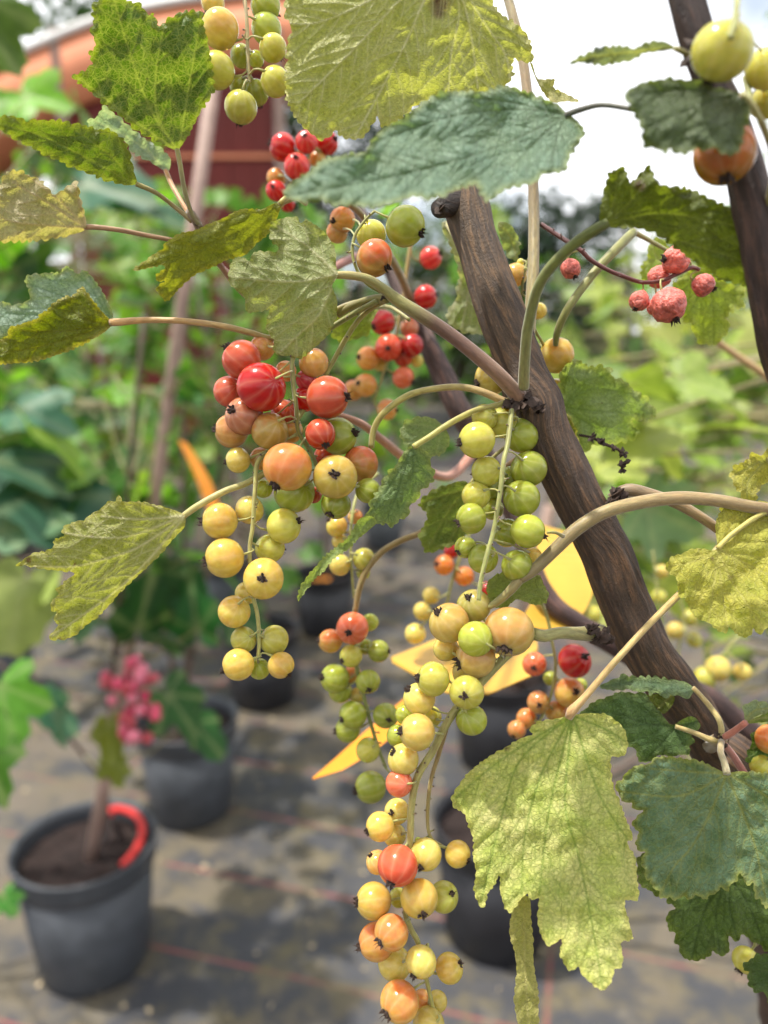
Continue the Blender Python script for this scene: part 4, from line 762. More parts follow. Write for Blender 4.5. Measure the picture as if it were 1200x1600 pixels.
truss(TD, 160, seq((833,990,3),(815,1008,3),(793,1023,3),(757,1060,2),(733,1088,1),(713,1107,0),(693,1140,0),(677,1173,0),(653,1213,0),(643,1260,0),(641,1310,0),(636,1345,1),(636,1390,2),(634,1428,2),(642,1452,1),(652,1470,0),(660,1500,0),(665,1525,0),(672,1555,0),(679,1582,0),(692,1600,0), d=160, r0=8, r1=3), [
 (665,160,95,'pb3',(605,100),0),(780,80,80,'yg2',(745,30),3),(790,235,85,'g',None,-5),(945,200,118,'pb3',(910,270),-3),(650,280,60,'y',None,5),(790,320,95,'p3',(700,345),0),(750,390,70,'y',None,5),(590,423,82,'yg',(500,410),-3),(525,515,75,'y',(460,455),0),
 (748,485,80,'yg',(730,485),-5),(770,615,72,'g',None,-1),(580,600,50,'yg',None,5),(515,672,88,'yb2',(432,660),-4),(460,590,48,'g',None,6),(450,800,75,'y',(400,752),0),(425,690,55,'g',None,6),(430,911,64,'ro4',None,-1),
 (341,1114,69,'yb',(278,1129),-1),(420,1043,60,'y',(394,1028),4),(409,1155,55,'y',None,5),(424,1297,96,'ro5',(390,1357),-5),(330,1282,56,'p',(289,1237),4),(555,1245,75,'y',(529,1279),0),(705,1243,62,'yb',(757,1260),0),
 (311,1463,84,'yb',(221,1455),0),(525,1451,88,'yb',(544,1489),-4),(640,1444,70,'yg',(679,1406),2),(428,1448,45,'yg',None,6),(395,1611,81,'pb',(337,1629),-5),(326,1654,86,'pb',(244,1669),1),(409,1755,79,'y',None,4),(533,1748,75,'y',(495,1793),-4),(666,1778,66,'yb',(724,1736),0),(433,1935,91,'pb',(368,1958),-3),(540,1935,52,'p',None,5),(608,1935,49,'y',None,4),(570,2040,75,'y',None,-1)],
 ((160,158,88),(168,160,90),(175,168,95),(165,160,80)), label='long central truss of yellow and peach berries')
truss(TD, 162, seq((697,1140,1),(685,1180,2),(672,1225,2),(668,1280,2),(673,1308,1),(688,1320,0),(700,1326,0), d=162, r0=4, r1=2), [(520,1180,16,'g',None,3)], ((150,125,70),(165,150,85)))
TE = (480, 920, 1/3)
truss(TE, 205, seq((555,950),(553,985),(557,1040),(568,1085),(578,1125),(590,1165),(603,1200), d=205, r0=4.2, r1=2.5), [
 (212,185,77,'ro6',(197,197),-3),(108,245,57,'pb',(55,237),1),(292,157,42,'g',None,3),(205,315,54,'yg',(165,333),-1),(335,292,52,'g',(388,293),0),(130,420,68,'g',(72,407),0),(285,435,57,'g',(293,465),-3),(155,480,55,'g',None,4),(215,590,65,'g',(163,605),0),(190,660,62,'g',(125,665),2),
 (368,595,60,'g',(385,600),-2),(285,755,57,'yg',None,0),(297,930,75,'g',(225,942),0),(235,500,38,'y',None,5),(210,400,42,'p',None,5),(270,270,38,'g',None,5)], ((140,140,70),(130,140,65)))
TF = (480, 660, .25)
truss(TF, 205, seq((590,740,10),(560,770,4),(550,810),(548,860),(551,910),(553,935), d=205), [(205,890,70,'y',None,0),(355,855,72,'yg',None,0),(185,650,68,'yb',(135,605),1),(300,590,48,'p',None,3),(205,745,52,'y',None,3),(350,940,45,'g',None,4)])
truss(TF, 250, seq((760,780),(735,830),(712,890),(702,925),(698,943),(680,960), d=250), [(775,1080,55,'y',None,0),(720,1180,58,'y',None,0),(676,1320,66,'y',None,1),(855,890,65,'o',(803,880),0),(980,960,62,'o',None,1),(905,800,50,'R',None,3),(1120,1040,45,'R',None,3)])
TH = (760, 940, .25)
truss(TH, 215, seq((800,900,-10),(840,935,-4),(855,965),(862,1000),(868,1040),(860,1090),(842,1130), d=215), [(300,390,75,'ro6',(280,405),0),(552,370,105,'R',(600,325),-3),(520,570,95,'pb',(545,540),0),(325,630,72,'p',(318,628),0),(250,730,65,'pb',None,3),(440,690,70,'pb',None,3),(190,800,60,'p',(160,835),1),(400,480,45,'g',None,4),(590,520,42,'g',None,5)], label='truss with one bright red berry over pale orange ones')
TI = (340, 190, 1/3)
truss(TI, 225, seq((560,330,30),(520,270,10),(490,230),(478,258),(453,290),(440,325), d=225), [(305,120,65,'R',(245,105),0),(415,97,53,'R3',(413,85),-2),(512,100,55,'R',(555,95),3),(372,210,62,'R3',(372,187),-3),(275,265,45,'pb',None,2),(275,325,48,'R',(265,322),0),(325,385,38,'R',None,3),(470,180,42,'pb',None,4)], label='truss of red berries under the pale leaf')
truss(TI, 165, seq((606,462),(570,440),(552,405),(553,372),(568,347),(585,330), d=165), [(880,490,95,'g',(970,545),-2),(735,640,88,'pb2',(815,710),-4),(720,530,70,'yg',None,4),(585,460,60,'o2',(545,480),30),(560,520,50,'p',None,32)])
TJ = (500, 440, .2)
truss(TJ, 240, seq((655,330),(640,390),(632,450),(622,505),(616,535),(600,580),(590,612), d=240, r0=3, r1=1.8), [(825,120,95,'R',(915,105),0),(865,-185,90,'R3',(940,-205),0),(490,320,98,'R',(415,365),0),(535,515,105,'ro8',(530,545),-2),(715,500,92,'R',None,0),(650,590,75,'ro8',None,3),(650,750,88,'ro6',(735,790),1),(375,600,92,'o2',(300,600),1),(355,810,92,'o2',(295,805),0),(260,850,80,'o2',None,3),(700,360,75,'p2',None,4),(760,620,50,'y',None,5),(470,640,60,'y',None,5),(525,1000,82,'p',(620,1010),3)], ((190,160,95),(150,140,70)), label='truss of glossy red and orange berries behind the leaf stalk')
TK = (280, 0, .25)
truss(TK, 176, seq((375,-60,4),(380,-15,1),(385,25,0),(387,75,0),(389,118,0),(390,128,0), d=176, r0=3.4, r1=2.6), [(235,440,110,'yg',(100,400),-1),(255,180,117,'yb',(125,85),0),(210,20,72,'y',None,6),(385,670,102,'yg',None,-2),(585,300,85,'yg',None,0),(600,510,92,'yg',None,0),(545,180,95,'g',None,5),(540,40,92,'g',None,5),(480,370,52,'g',None,6),(480,580,80,'g',None,6),(375,540,60,'g',None,6),(390,350,70,'g',None,8)], ((170,150,100),(175,160,100)), label='truss of green berries beside the net veined leaf')
TM = (840, 340, .25)
truss(TM, 176, seq((845,350,4),(875,370,2),(907,391),(923,406),(950,422),(978,433),(1005,441),(1035,438),(1058,428),(1082,418),(1093,422), d=176, r0=3.6, r1=3.0), [(207,320,66,'w',(240,395),0),(865,262,92,'w',(770,265),-1),(760,372,76,'w',None,4),(635,520,66,'w',(595,600),0),(820,550,116,'w',(860,665),-3),(1035,420,76,'w',(1105,455),0),(740,560,62,'w',(730,640),4)], ((95,45,38),(110,50,42)), True, 'dark red stalk with wilted pink berries')
TO = (900, 0, .25)
truss(TO, 113, seq((1170,-60,4),(1155,-20,0),(1150,20,-4),(1140,60,-6), d=113, r0=6, r1=4), [(915,320,186,'yg',None,0),(1180,430,120,'yg',None,12)], ((160,160,80),(140,145,50)))
truss(TO, 123, seq((1165,120,4),(1172,165,2),(1160,200,0), d=123, r0=5, r1=4), [(930,960,186,'o3',(920,1150),0),(1190,640,100,'yg',None,8)])
truss((0, 0, 1), 176, seq((1215,1080),(1210,1130),(1205,1170), d=176), [(1203,1155,23,'pb',None,0),(1190,1197,18,'yg',None,2)])
truss((0, 0, 1), 182, seq((1190,1400),(1185,1450),(1178,1480), d=182), [(1165,1500,20,'yg',(1150,1517),0)])
for i, (stem, bs_) in enumerate(((((905,880),(908,920),(905,980)), [(905,925,14),(925,960,15),(893,955,14),(930,918,13),(912,985,13)]), (((1020,860),(1025,900),(1028,945)), [(1034,893,11),(1030,932,12)]), (((1170,980),(1140,1010),(1115,1040)), [(1122,1045,20),(1100,1060,18),(1160,1050,14)]), (((1060,930),(1070,970),(1060,1010)), [(1055,985,14),(1078,965,13),(1048,1030,15),(1085,1000,12)]))):
    truss((0, 0, 1), 330, [(x, y, 330, 2) for x, y in stem], [(x, y, r, 'yg' if k % 2 else 'y', None, k * 2) for k, (x, y, r) in enumerate(bs_)])
# shrivelled brown flower remains beside the cane
dt = TB(); pix_tube(dt, [(905,680,184,2),(925,684,182,2),(945,694,181,2.4),(965,702,180,2.4),(978,715,180,2)], [(70,45,35)], 4, 7, 0.3)
wf = dt.build('withered_flower', M_CALYX, bush, BASE)
for a in ((925,684,181,9),(940,690,180,10),(958,698,180,8),(974,708,180,10),(976,722,180,13),(972,735,180,9)):
    b = bud(a[0], a[1], a[2], a[3], 8, a[0]); b.name = 'withered_flower'

# ================================================================== the nursery behind
def far_leaf_mesh(seed, lobes):
    rng = random.Random(seed); N_ = 40; V = [(0, 0, 0)]; F = []; ve = [1.0]
    L = [(0, 1.0, 34), (52, 0.82, 32), (-52, 0.82, 32), (105, 0.55, 36), (-105, 0.55, 36)] if lobes == 5 else [(0, 1.0, 46), (58, 0.72, 44), (-58, 0.72, 44), (112, 0.40, 42), (-112, 0.40, 42)]
    L = [(a + rng.uniform(-6, 6), r * rng.uniform(.9, 1.08), w_) for a, r, w_ in L]
    def rad(th):
        r = 0.16
        for a, l, w_ in L:
            x = abs(th - a) / w_
            if x < 1.25: r = max(r, l * max(0.0, 1 - (x * 0.8) ** 1.7) ** 0.75)
        return r
    fold = rng.uniform(0.15, 0.5); cur = rng.uniform(-.35, .1)
    for ring, q in ((1, 0.34), (2, 0.7), (3, 1.0)):
        for i in range(N_):
            th = -158 + 316 * i / (N_ - 1); r = rad(th) * q
            if ring == 3: r *= 1 + (0.05 if i % 2 else -0.03)
            x, y = math.sin(math.radians(th)) * r, math.cos(math.radians(th)) * r
            near = min(abs(th - a) for a, _, _ in L)
            V.append((x, y, fold * abs(x) * 0.6 + cur * (x * x + y * y) * 0.6 + 0.05 * math.sin(th / 17 + seed) * q)); ve.append(max(0, 1 - near / 7))
    for i in range(N_ - 1):
        F.append((0, 1 + i, 2 + i))
        for k in (0, 1):
            a = 1 + k * N_ + i; F.append((a, a + N_, a + N_ + 1, a + 1))
    me = mesh('leaf', V, F); set_attr(me, 'vein', ve); me.materials.append(M_FAR)
    me.polygons.foreach_set('use_smooth', np.ones(len(me.polygons), dtype=bool)); return me
FL = [far_leaf_mesh(k, 5 if k % 2 else 3) for k in range(8)]
GREENS = [(92,148,36),(108,164,42),(76,128,48),(62,110,48),(126,174,56),(96,146,72),(142,178,52),(62,102,36)]
YELLOWS = [(160,182,80),(144,172,72),(176,190,98),(120,152,62),(184,190,110),(134,164,90),(98,134,58)]
def lathe(prof, n=40):
    V, F = [], []
    for (r, z) in prof:
        for i in range(n): a = 2 * math.pi * i / n; V.append((r * math.cos(a), r * math.sin(a), z))
    for j in range(len(prof) - 1):
        for i in range(n): F.append((j * n + i, j * n + (i + 1) % n, (j + 1) * n + (i + 1) % n, (j + 1) * n + i))
    return V, F
def add_pot(root, R=0.102, H=0.205, mat=None, soilz=None, rng=random):
    mat = mat or M_POT; rb = R * 0.80
    V, F = lathe([(0.001, 0.004), (rb * 0.96, 0.002), (rb, 0.006), (R * 0.945, H - 0.036), (R * 0.90, H - 0.035), (R * 0.90, H - 0.045), (rb * 0.93, 0.02), (0.001, 0.018)])
    o = link('pot', mesh('pot', V, F), root, (mat,)); 
    V, F = lathe([(R * 0.945, H - 0.040), (R * 0.985, H - 0.036), (R * 0.995, H - 0.012), (R, H - 0.006), (R * 1.025, H - 0.002), (R * 1.02, H + 0.002), (R * 0.96, H), (R * 0.93, H - 0.008), (R * 0.915, H - 0.036)])
    link('rim', mesh('rim', V, F), o, (mat,))
    sz = H - (soilz or 0.028); V = [(0, 0, sz + 0.006)]; F = []; n, m = 36, 9
    for j in range(1, m + 1):
        for i in range(n):
            a = 2 * math.pi * i / n; r = R * 0.918 * j / m; x, y = r * math.cos(a), r * math.sin(a)
            V.append((x, y, sz + 0.006 * (1 - j / m) + (0.007 * mnoise.noise(Vector((x * 60, y * 60, R * 99))) + 0.004 * mnoise.noise(Vector((x * 160, y * 160, 3)))) * (1 if j < m else 0)))
    for i in range(n): F.append((0, 1 + i, 1 + (i + 1) % n))
    for j in range(m - 1):
        for i in range(n): a, b = 1 + j * n + i, 1 + j * n + (i + 1) % n; F.append((a, a + n, b + n, b))
    link('soil', mesh('soil', V, F), root, (M_SOIL,))
    return o
def far_leaf(root, pos, tip, nrm, size, colr, rng):
    o = bpy.data.objects.new('leaf', rng.choice(FL)); COL.objects.link(o); o.parent = root
    Y = tip.normalized(); Z = (nrm - Y * nrm.dot(Y)).normalized(); X = Y.cross(Z)
    m = Matrix((X, Y, Z)).transposed().to_4x4(); o.rotation_mode = 'QUATERNION'; o.rotation_quaternion = m.to_quaternion()
    o.location = pos - root.location; o.scale = (size * rng.uniform(.85, 1.1),) * 2 + (size,); j = rng.uniform(.82, 1.12)
    o.color = lin([c * j for c in colr], 0.8) + (1,); return o
def bush_plant(name, label, base, stems, boxes=(), leaves=(), pot=True, potmat=None, pal=GREENS, seed=1, R=0.102, H=0.205, group=None, cat='potted plant', stemcol=(95,72,58)):
    """stems: world polylines [(x,y,z,r)]; boxes: (x0,y0,x1,y1,d0,d1,n,size m); leaves: explicit (px,py,d,size m,(tip dx,dy),colour)"""
    rng = random.Random(seed); root = empty(name, base, label, cat, group)
    if pot: add_pot(root, R, H, potmat)
    tb = TB(); pts = []
    for st in stems:
        c = catmull(np.array(st, float), 0.02) if len(st) > 2 else np.array(st, float)
        c = np.array([q for q in c]); 
        if len(c) < 4: c = np.array([c[0] + (c[-1] - c[0]) * t for t in np.linspace(0, 1, 8)])
        tb.tube([Vector(map(float, q[:3])) for q in c], [float(q[3]) for q in c], [lin(stemcol, 0.8)] * len(c), 8, 0.1)
        pts += [Vector(map(float, q[:3])) for q in c]
    todo = []
    for (x, y, d, sz, tp, cc) in leaves: todo.append((P(x, y, d), sz, (RT * tp[0] - UP * tp[1] + FW * rng.uniform(-.3, .3)), cc))
    for (x0, y0, x1, y1, d0, d1, n, sz) in boxes:
        for _ in range(n):
            p = P(rng.uniform(x0, x1), rng.uniform(y0, y1), rng.uniform(d0, d1))
            todo.append((p, sz * rng.uniform(.7, 1.25), Vector((rng.uniform(-1, 1), rng.uniform(-1, 1), rng.uniform(-.9, .35))), rng.choice(pal)))
    for p, sz, tip, cc in todo:
        if p.z < 0.06: continue
        nrm = Vector((rng.uniform(-.7, .7), rng.uniform(-1.1, .5), rng.uniform(.35, 1)))
        if p.z < 0.06 + sz: tip.z = abs(tip.z)
        far_leaf(root, p, tip, nrm, sz, cc, rng)
        a = min(pts, key=lambda q: (q - p).length_squared + (0.02 if q.z > p.z else 0)); mid = (a + p) / 2 + Vector((0, 0, -0.02))
        tb.tube([a, (a + mid) / 2, mid, (mid + p) / 2 + Vector((0, 0, .004)), p + tip.normalized() * sz * 0.02], [.0022, .0018, .0016, .0014, .0012], [lin((150,140,85), 0.8)] * 5, 6)
    tb.build('stem', M_TWIG, root, base); return root

# small grey pot in front, with the tall stake, pink blossom-like fruit and red tie
b1 = ground(150, 1492); b1.z = 0
def rel(b, *l): return [(b.x + x, b.y + y, z, r) for x, y, z, r in l]
pl = bush_plant('potted_currant', 'young currant in a dark grey pot with tall stake, red tie and pink fruit cluster', b1,
  [rel(b1, (0.015, 0.03, .16, .006), (0.03, 0.04, .32, .005), (0.05, 0.05, .48, .0045), (0.09, 0.06, .75, .004), (0.13, .05, .98, .003)), rel(b1, (0.02, 0.03, .3, .004), (-0.05, 0.02, .42, .003), (-.1, 0, .5, .002))],
  boxes=[(150,560,330,900,1000,1250,20,.055)],
  leaves=[(215,985,1050,.085,(.2,-1),(48,96,44)),(310,985,1080,.09,(-.2,-1),(46,100,48)),(250,1000,1100,.075,(.9,.3),(52,98,46)),(360,960,1120,.07,(.6,.4),(60,108,50)),(262,1085,1020,.085,(.55,.75),(66,122,58)),(300,1130,1060,.06,(.7,.6),(58,112,52)),(170,1130,1000,.05,(.2,1),(150,160,60)),(180,1190,1010,.04,(.1,1),(130,140,50)),
          (70,1085,1000,.05,(.5,1),(86,138,110)),(95,1110,1000,.055,(-.2,1),(84,130,104)),(150,965,1060,.07,(-.6,.2),(70,118,60)),(240,890,1100,.08,(.3,.8),(60,104,50)),(180,900,1120,.07,(-.6,.6),(84,128,70)),(330,880,1150,.07,(.6,.6),(70,112,60))], seed=11, R=.104)
tb = TB(); s0 = b1 + Vector((0.005, -0.012, .155)); s1 = P(242, 780, 1080); s2 = P(335, 120, 960)
tb.tube([s0, s0.lerp(s1, .33), s0.lerp(s1, .66), s1, s1.lerp(s2, .5), s2], [.0095, .0095, .0092, .009, .0088, .0085], [(1, 1, 1)] * 6, 14, 0.04)
tb.build('stake', M_STAKE, pl, b1)
# red tie lying in the pot
tb = TB(); tp = [b1 + Vector((0.084 * math.cos(a), 0.084 * math.sin(a), 0.196 + 0.012 * math.sin((a + .6) * 1.2))) for a in np.linspace(-.55, 1.5, 16)]
tb.tube(tp + [b1 + Vector((0.028, 0.04, 0.225))], [.0055] * 17, [(1, 1, 1)] * 17, 8); tb.build('red_tie', M_RED, pl, b1)
# pink cluster
rng = random.Random(4); cl = TB(); c0 = P(205, 1040, 960); c1 = P(210, 1160, 950)
cl.tube([c0, c0.lerp(c1, .5), c1], [.002] * 3, [lin((150,90,70), .8)] * 3, 6); cls = cl.build('fruit_cluster', M_TWIG, pl, b1)
for i in range(46):
    t = rng.random(); p = c0.lerp(c1, t) + Vector((rng.gauss(0, .016 * (1.15 - .6 * t)), rng.gauss(0, .012), rng.gauss(0, .004)))
    o = bpy.data.objects.new('berry', rng.choice(WM)); COL.objects.link(o); o.parent = cls; o.location = p - b1; r = rng.uniform(.006, .0092); o.scale = (r, r, r)
    o.rotation_euler = (rng.uniform(0, 6), rng.uniform(0, 6), 0); o.color = lin(rng.choice([(226,88,118),(206,60,96),(232,130,150),(198,80,90)]), .85) + (0,)

def tall(base, h, lean=(0, 0), n=3, seed=0, z0=.16):
    rng = random.Random(seed); out = []
    for i in range(n):
        a = rng.uniform(0, 6.28); s = rng.uniform(.05, .16)
        out.append(rel(base, (rng.uniform(-.02, .02), rng.uniform(-.02, .02), z0, .006), (lean[0] * .4 + s * .4 * math.cos(a), lean[1] * .4 + s * .4 * math.sin(a), z0 + (h - z0) * .45, .005), (lean[0] + s * math.cos(a), lean[1] + s * math.sin(a), h, .003)))
    return out
def gp(x, y): v = ground(x, y); v.z = 0; return v
GRP = 'potted plants standing behind the bush'
b = gp(300, 1262); bush_plant('potted_currant', 'currant in dark grey pot directly behind the small pot with the red tie', b, tall(b, .95, (0, 0), 3, 2), [(180,560,420,880,1350,1750,42,.06),(0,560,200,760,1300,1700,24,.06)], seed=21, group=GRP)
b = gp(412, 1092); k = bush_plant('potted_currant', 'black potted currant with an orange tag lying on its soil', b, tall(b, 1.1, (-.1, .1), 3, 3), [(240,420,520,800,1800,2300,46,.065)], [(440,900,1850,.06,(.6,.3),(90,140,60)),(480,860,1900,.06,(.6,.3),(90,140,60))], potmat=M_POTB, seed=22, group=GRP)
V, F = [(-.03,-.012,0),(.03,-.012,.004),(.034,.012,.004),(-.03,.012,0),(-.03,-.012,.0015),(.03,-.012,.0055),(.034,.012,.0055),(-.03,.012,.0015)], [(3,2,1,0),(4,5,6,7),(0,1,5,4),(1,2,6,5),(2,3,7,6),(3,0,4,7)]
tg_ = link('plant_tag', mesh('plant_tag', V, F), None, (M_ORA,), False); tg_.location = b + Vector((.03, -.045, .192)); tag(tg_, 'orange tag lying on the soil of the black pot', 'plant tag')
b = gp(508, 985); bush_plant('potted_currant', 'black potted currant standing farther back beside the orange-tagged pot', b, tall(b, 1.15, (0, .1), 3, 4), [(400,420,640,720,2300,2800,46,.07)], potmat=M_POTB, seed=23, group=GRP)
tg2 = link('plant_tag', mesh('plant_tag', V, F), None, (M_ORA,), False); tg2.location = b + Vector((-.01, -.05, .192)); tag(tg2, 'small orange tag on the soil of the farther black pot', 'plant tag')
b = gp(778, 1186); bush_plant('potted_currant', 'black potted currant half hidden behind the yellow label', b, tall(b, .9, (.25, .1), 3, 5), [(880,560,1060,900,1300,1700,40,.06)], potmat=M_POTB, pal=YELLOWS, seed=24, group=GRP, R=.11, H=.22)
tb = TB(); tb.tube([b + Vector((.03, -.03, .19)), b + Vector((.05, -.06, .40)), b + Vector((.07, -.09, .62))], [.013, .013, .012], [(1, 1, 1)] * 3, 12, .05)
st_ = tb.build('wooden_stake', M_STAKE, None, Vector((0, 0, 0))); tag(st_, 'reddish brown wooden stake in the black pot behind the red berry', 'stake')
b = gp(772, 1452); bush_plant('potted_currant', 'low black pot beside the big yellow green leaf', b, tall(b, .40, (.30, .05), 2, 6), [(1060,1130,1330,1330,980,1200,8,.05)], potmat=M_POTB, pal=YELLOWS, seed=25, group=GRP)
# plants out to the left
b = Vector((-.80, .95, 0)); bush_plant('potted_currant', 'big leaved currant at the left with a bright green leaf reaching over the pots', b, tall(b, 1.0, (.05, 0), 3, 7),
  [(-120,250,60,800,850,1100,16,.075),(0,690,150,850,900,1050,6,.08)],
  [(0,1070,640,.062,(.30,1),(96,152,50)),(-30,1150,640,.06,(.4,1),(92,148,46)),(40,905,820,.08,(-.3,1),(178,194,112)),(85,890,830,.05,(-.5,1),(170,190,100)),(60,770,900,.11,(.3,.3),(72,116,92)),(-10,720,900,.11,(.9,.3),(70,112,88)),(30,640,950,.085,(.8,.2),(82,126,104)),(0,830,850,.07,(.6,-.1),(120,160,120)),(5,1400,760,.03,(.5,.6),(70,140,50)),(-25,0,560,.05,(.35,1),(92,120,44)),(-35,30,560,.045,(.5,.6),(96,124,46)),(40,150,1250,.085,(.9,.2),(120,176,46)),(120,165,1300,.08,(.3,.8),(112,168,44)),(-10,160,1250,.08,(.6,.4),(110,164,50))], seed=31, group=GRP)
b = Vector((-1.05, 1.9, 0)); bush_plant('potted_currant', 'leafy currant in grey pot below the dark red board', b, tall(b, 1.2, (.1, 0), 4, 8), [(-40,270,300,720,1800,2300,130,.075)], [(130,290,1500,.16,(.9,.25),(66,118,90)),(200,320,1500,.14,(.9,.3),(70,120,84))], seed=32, group=GRP)
b = Vector((-.55, 2.5, 0)); bush_plant('potted_currant', 'bright green currant between the stake and the red berries', b, tall(b, 1.25, (0, 0), 4, 9), [(180,300,480,700,2300,2800,140,.08)], seed=33, group=GRP)
b = Vector((-1.7, 3.3, 0)); bush_plant('potted_currant', 'broad green currant at the far left', b, tall(b, 1.35, (0, 0), 4, 10), [(-60,200,260,800,3000,3700,150,.095)], seed=34, group=GRP)
b = Vector((.0, 3.4, 0)); bush_plant('potted_currant', 'green currant seen behind the hanging red trusses', b, tall(b, 1.3, (0, 0), 4, 11), [(420,330,800,760,3100,3700,110,.085)], seed=35, group=GRP)
# right hand side: yellow green bushes
b = Vector((.74, .80, 0)); bush_plant('potted_currant', 'pale yellow green currant close behind the leaning brown cane', b, tall(b, 1.0, (-.08, -.1), 4, 12),
  [(900,560,1220,1000,620,900,34,.05),(1050,420,1240,700,620,900,12,.05),(1000,900,1240,1160,560,800,16,.035)],
  [(985,600,460,.036,(.9,.2),(172,198,96)),(1060,590,460,.034,(.8,.3),(182,206,112)),(1000,660,470,.045,(-.8,.3),(150,172,84)),(1090,670,480,.05,(.9,-.1),(160,184,90)),(940,715,470,.05,(.9,-.45),(190,202,104)),(1010,790,480,.045,(.9,.5),(150,186,130)),(1110,620,500,.03,(.8,.5),(170,190,110))], pal=YELLOWS, seed=41, group=GRP)
b = Vector((1.0, 1.6, 0)); bush_plant('potted_currant', 'yellow green currant at the right beyond the wilted pink berries', b, tall(b, 1.25, (-.1, 0), 4, 13), [(860,400,1240,900,1400,1900,95,.06)], pal=YELLOWS, seed=42, group=GRP)
b = Vector((.95, 2.9, 0)); bush_plant('potted_currant', 'soft green currant in the middle distance on the right', b, tall(b, 1.35, (0, 0), 4, 14), [(760,400,1220,800,2600,3300,110,.08)], pal=YELLOWS + GREENS, seed=43, group=GRP)

# yellow plastic labels wrapped round the twigs
def strap(name, pts, wid, mat, label, thick=.0006, holes=False):
    """pts: centreline (px,py,mm); wid: (dx,dy,dmm) half width vectors per point"""
    V, F = [], []
    for (x, y, d), (a, b_, c_) in zip(pts, wid):
        p, q = P(x - a, y - b_, d - c_), P(x + a, y + b_, d + c_); V += [p, q]
    n = len(pts); nn = None
    up = (V[1] - V[0]).cross(V[2] - V[0]).normalized() * thick
    V2 = [v + up for v in V]; k = len(V)
    for i in range(n - 1):
        a = 2 * i; F.append((a, a + 1, a + 3, a + 2)); F.append((k + a, k + a + 2, k + a + 3, k + a + 1)); F.append((a, a + 2, k + a + 2, k + a)); F.append((a + 1, k + a + 1, k + a + 3, a + 3))
    F.append((0, k, k + 1, 1)); e = 2 * n - 2; F.append((e, e + 1, k + e + 1, k + e))
    o0 = V[0].copy(); o = link(name, mesh(name, [v - o0 for v in V + V2], F), None, (mat,), False); o.location = o0
    tag(o, label, 'plant label'); return o
def smooth_strap(name, pts, wid, mat, label):
    c = catmull(np.concatenate([np.array(pts, float), np.array(wid, float)], 1), 8); return strap(name, [tuple(q[:3]) for q in c], [tuple(q[3:]) for q in c], mat, label)
strap('plant_label', [(612,1032,255),(694,1040,255),(760,1030,257),(838,1006,262)], [(1,4,-1),(4,44,-22),(4,56,-30),(4,46,-24)], M_YEL, 'pale yellow plastic label lying behind the central truss')
smooth_strap('plant_label', [(850,985,246),(880,930,258),(882,880,272),(868,828,290)], [(42,6,0),(44,2,0),(42,2,0),(34,10,0)], M_YEL, 'broad yellow plastic label looped behind the cane')
strap('plant_label', [(488,1217,250),(530,1193,252),(575,1160,254),(640,1105,258)], [(.5,1,0),(4,10,-5),(7,15,-8),(9,13,-7)], M_ORA, 'pointed orange plastic label hanging behind the green truss')
smooth_strap('plant_label', [(285,690,760),(300,715,760),(320,755,760),(335,800,762)], [(7,3,0),(10,4,0),(12,4,0),(11,4,0)], M_ORA, 'orange yellow label hanging among the green leaves by the stake')

# ------------------------------------------------------------------ canopy and trees far behind
def box(x0, y0, z0, x1, y1, z1):
    V = [(x, y, z) for z in (z0, z1) for y in (y0, y1) for x in (x0, x1)]
    return V, [(0, 2, 3, 1), (4, 5, 7, 6), (0, 1, 5, 4), (1, 3, 7, 5), (3, 2, 6, 7), (2, 0, 4, 6)]
cy = 5.6
cp = empty('garden_canopy', Vector((-1.6, cy, 0)), 'orange curved canopy with white trim over dark red boards', 'canopy')
def on_plane(x, y, yy):
    r = FW + RT * ((x - 600) / FPX) + UP * ((800 - y) / FPX); v = CAM + r * (yy / r.y); return (v.x, v.z)
arc = catmull(np.array([on_plane(x, y, cy) for x, y in ((-260,290),(-120,180),(0,106),(62,76),(140,44),(230,18),(330,2),(450,-8),(560,-10))]), .12)
def arch(z_off, th, y0, y1):
    V, F = [], []
    for x, z in arc:
        for yy in (y0, y1): V += [(x + 1.6 - 0.0, yy, z + z_off), (x + 1.6, yy, z + z_off - th)]
    n = len(arc)
    for i in range(n - 1):
        a, b_ = 4 * i, 4 * i + 4
        F += [(a, b_, b_ + 2, a + 2), (a + 1, a + 3, b_ + 3, b_ + 1), (a, a + 1, b_ + 1, b_), (a + 2, b_ + 2, b_ + 3, a + 3)]
    F += [(0, 2, 3, 1), (4 * n - 4, 4 * n - 3, 4 * n - 1, 4 * n - 2)]
    return V, F
V, F = arch(0, .42, -.02, .9); link('orange_cover', mesh('orange_cover', V, F), cp, (M_ORANGE,))
V, F = arch(.045, .05, -.05, .95); link('white_trim', mesh('white_trim', V, F), cp, (M_WHITE,))
for i in range(9):
    V, F = box(-.55 + i * .155, .05, 0.02, -.55 + i * .155 + .151, .10, 2.95); link('board', mesh('board', V, F), cp, (M_DRED,), False)
V, F = box(-.55, .02, 2.16, .85, .045, 2.185); link('rail', mesh('rail', V, F), cp, (M_ORANGE,), False)
for x in (-2.6, -.62, .86):
    V, F = box(x, -.03, 0, x + .06, .04, 2.5 if x < -1 else 2.95); link('post', mesh('post', V, F), cp, (M_STAKE,), False)

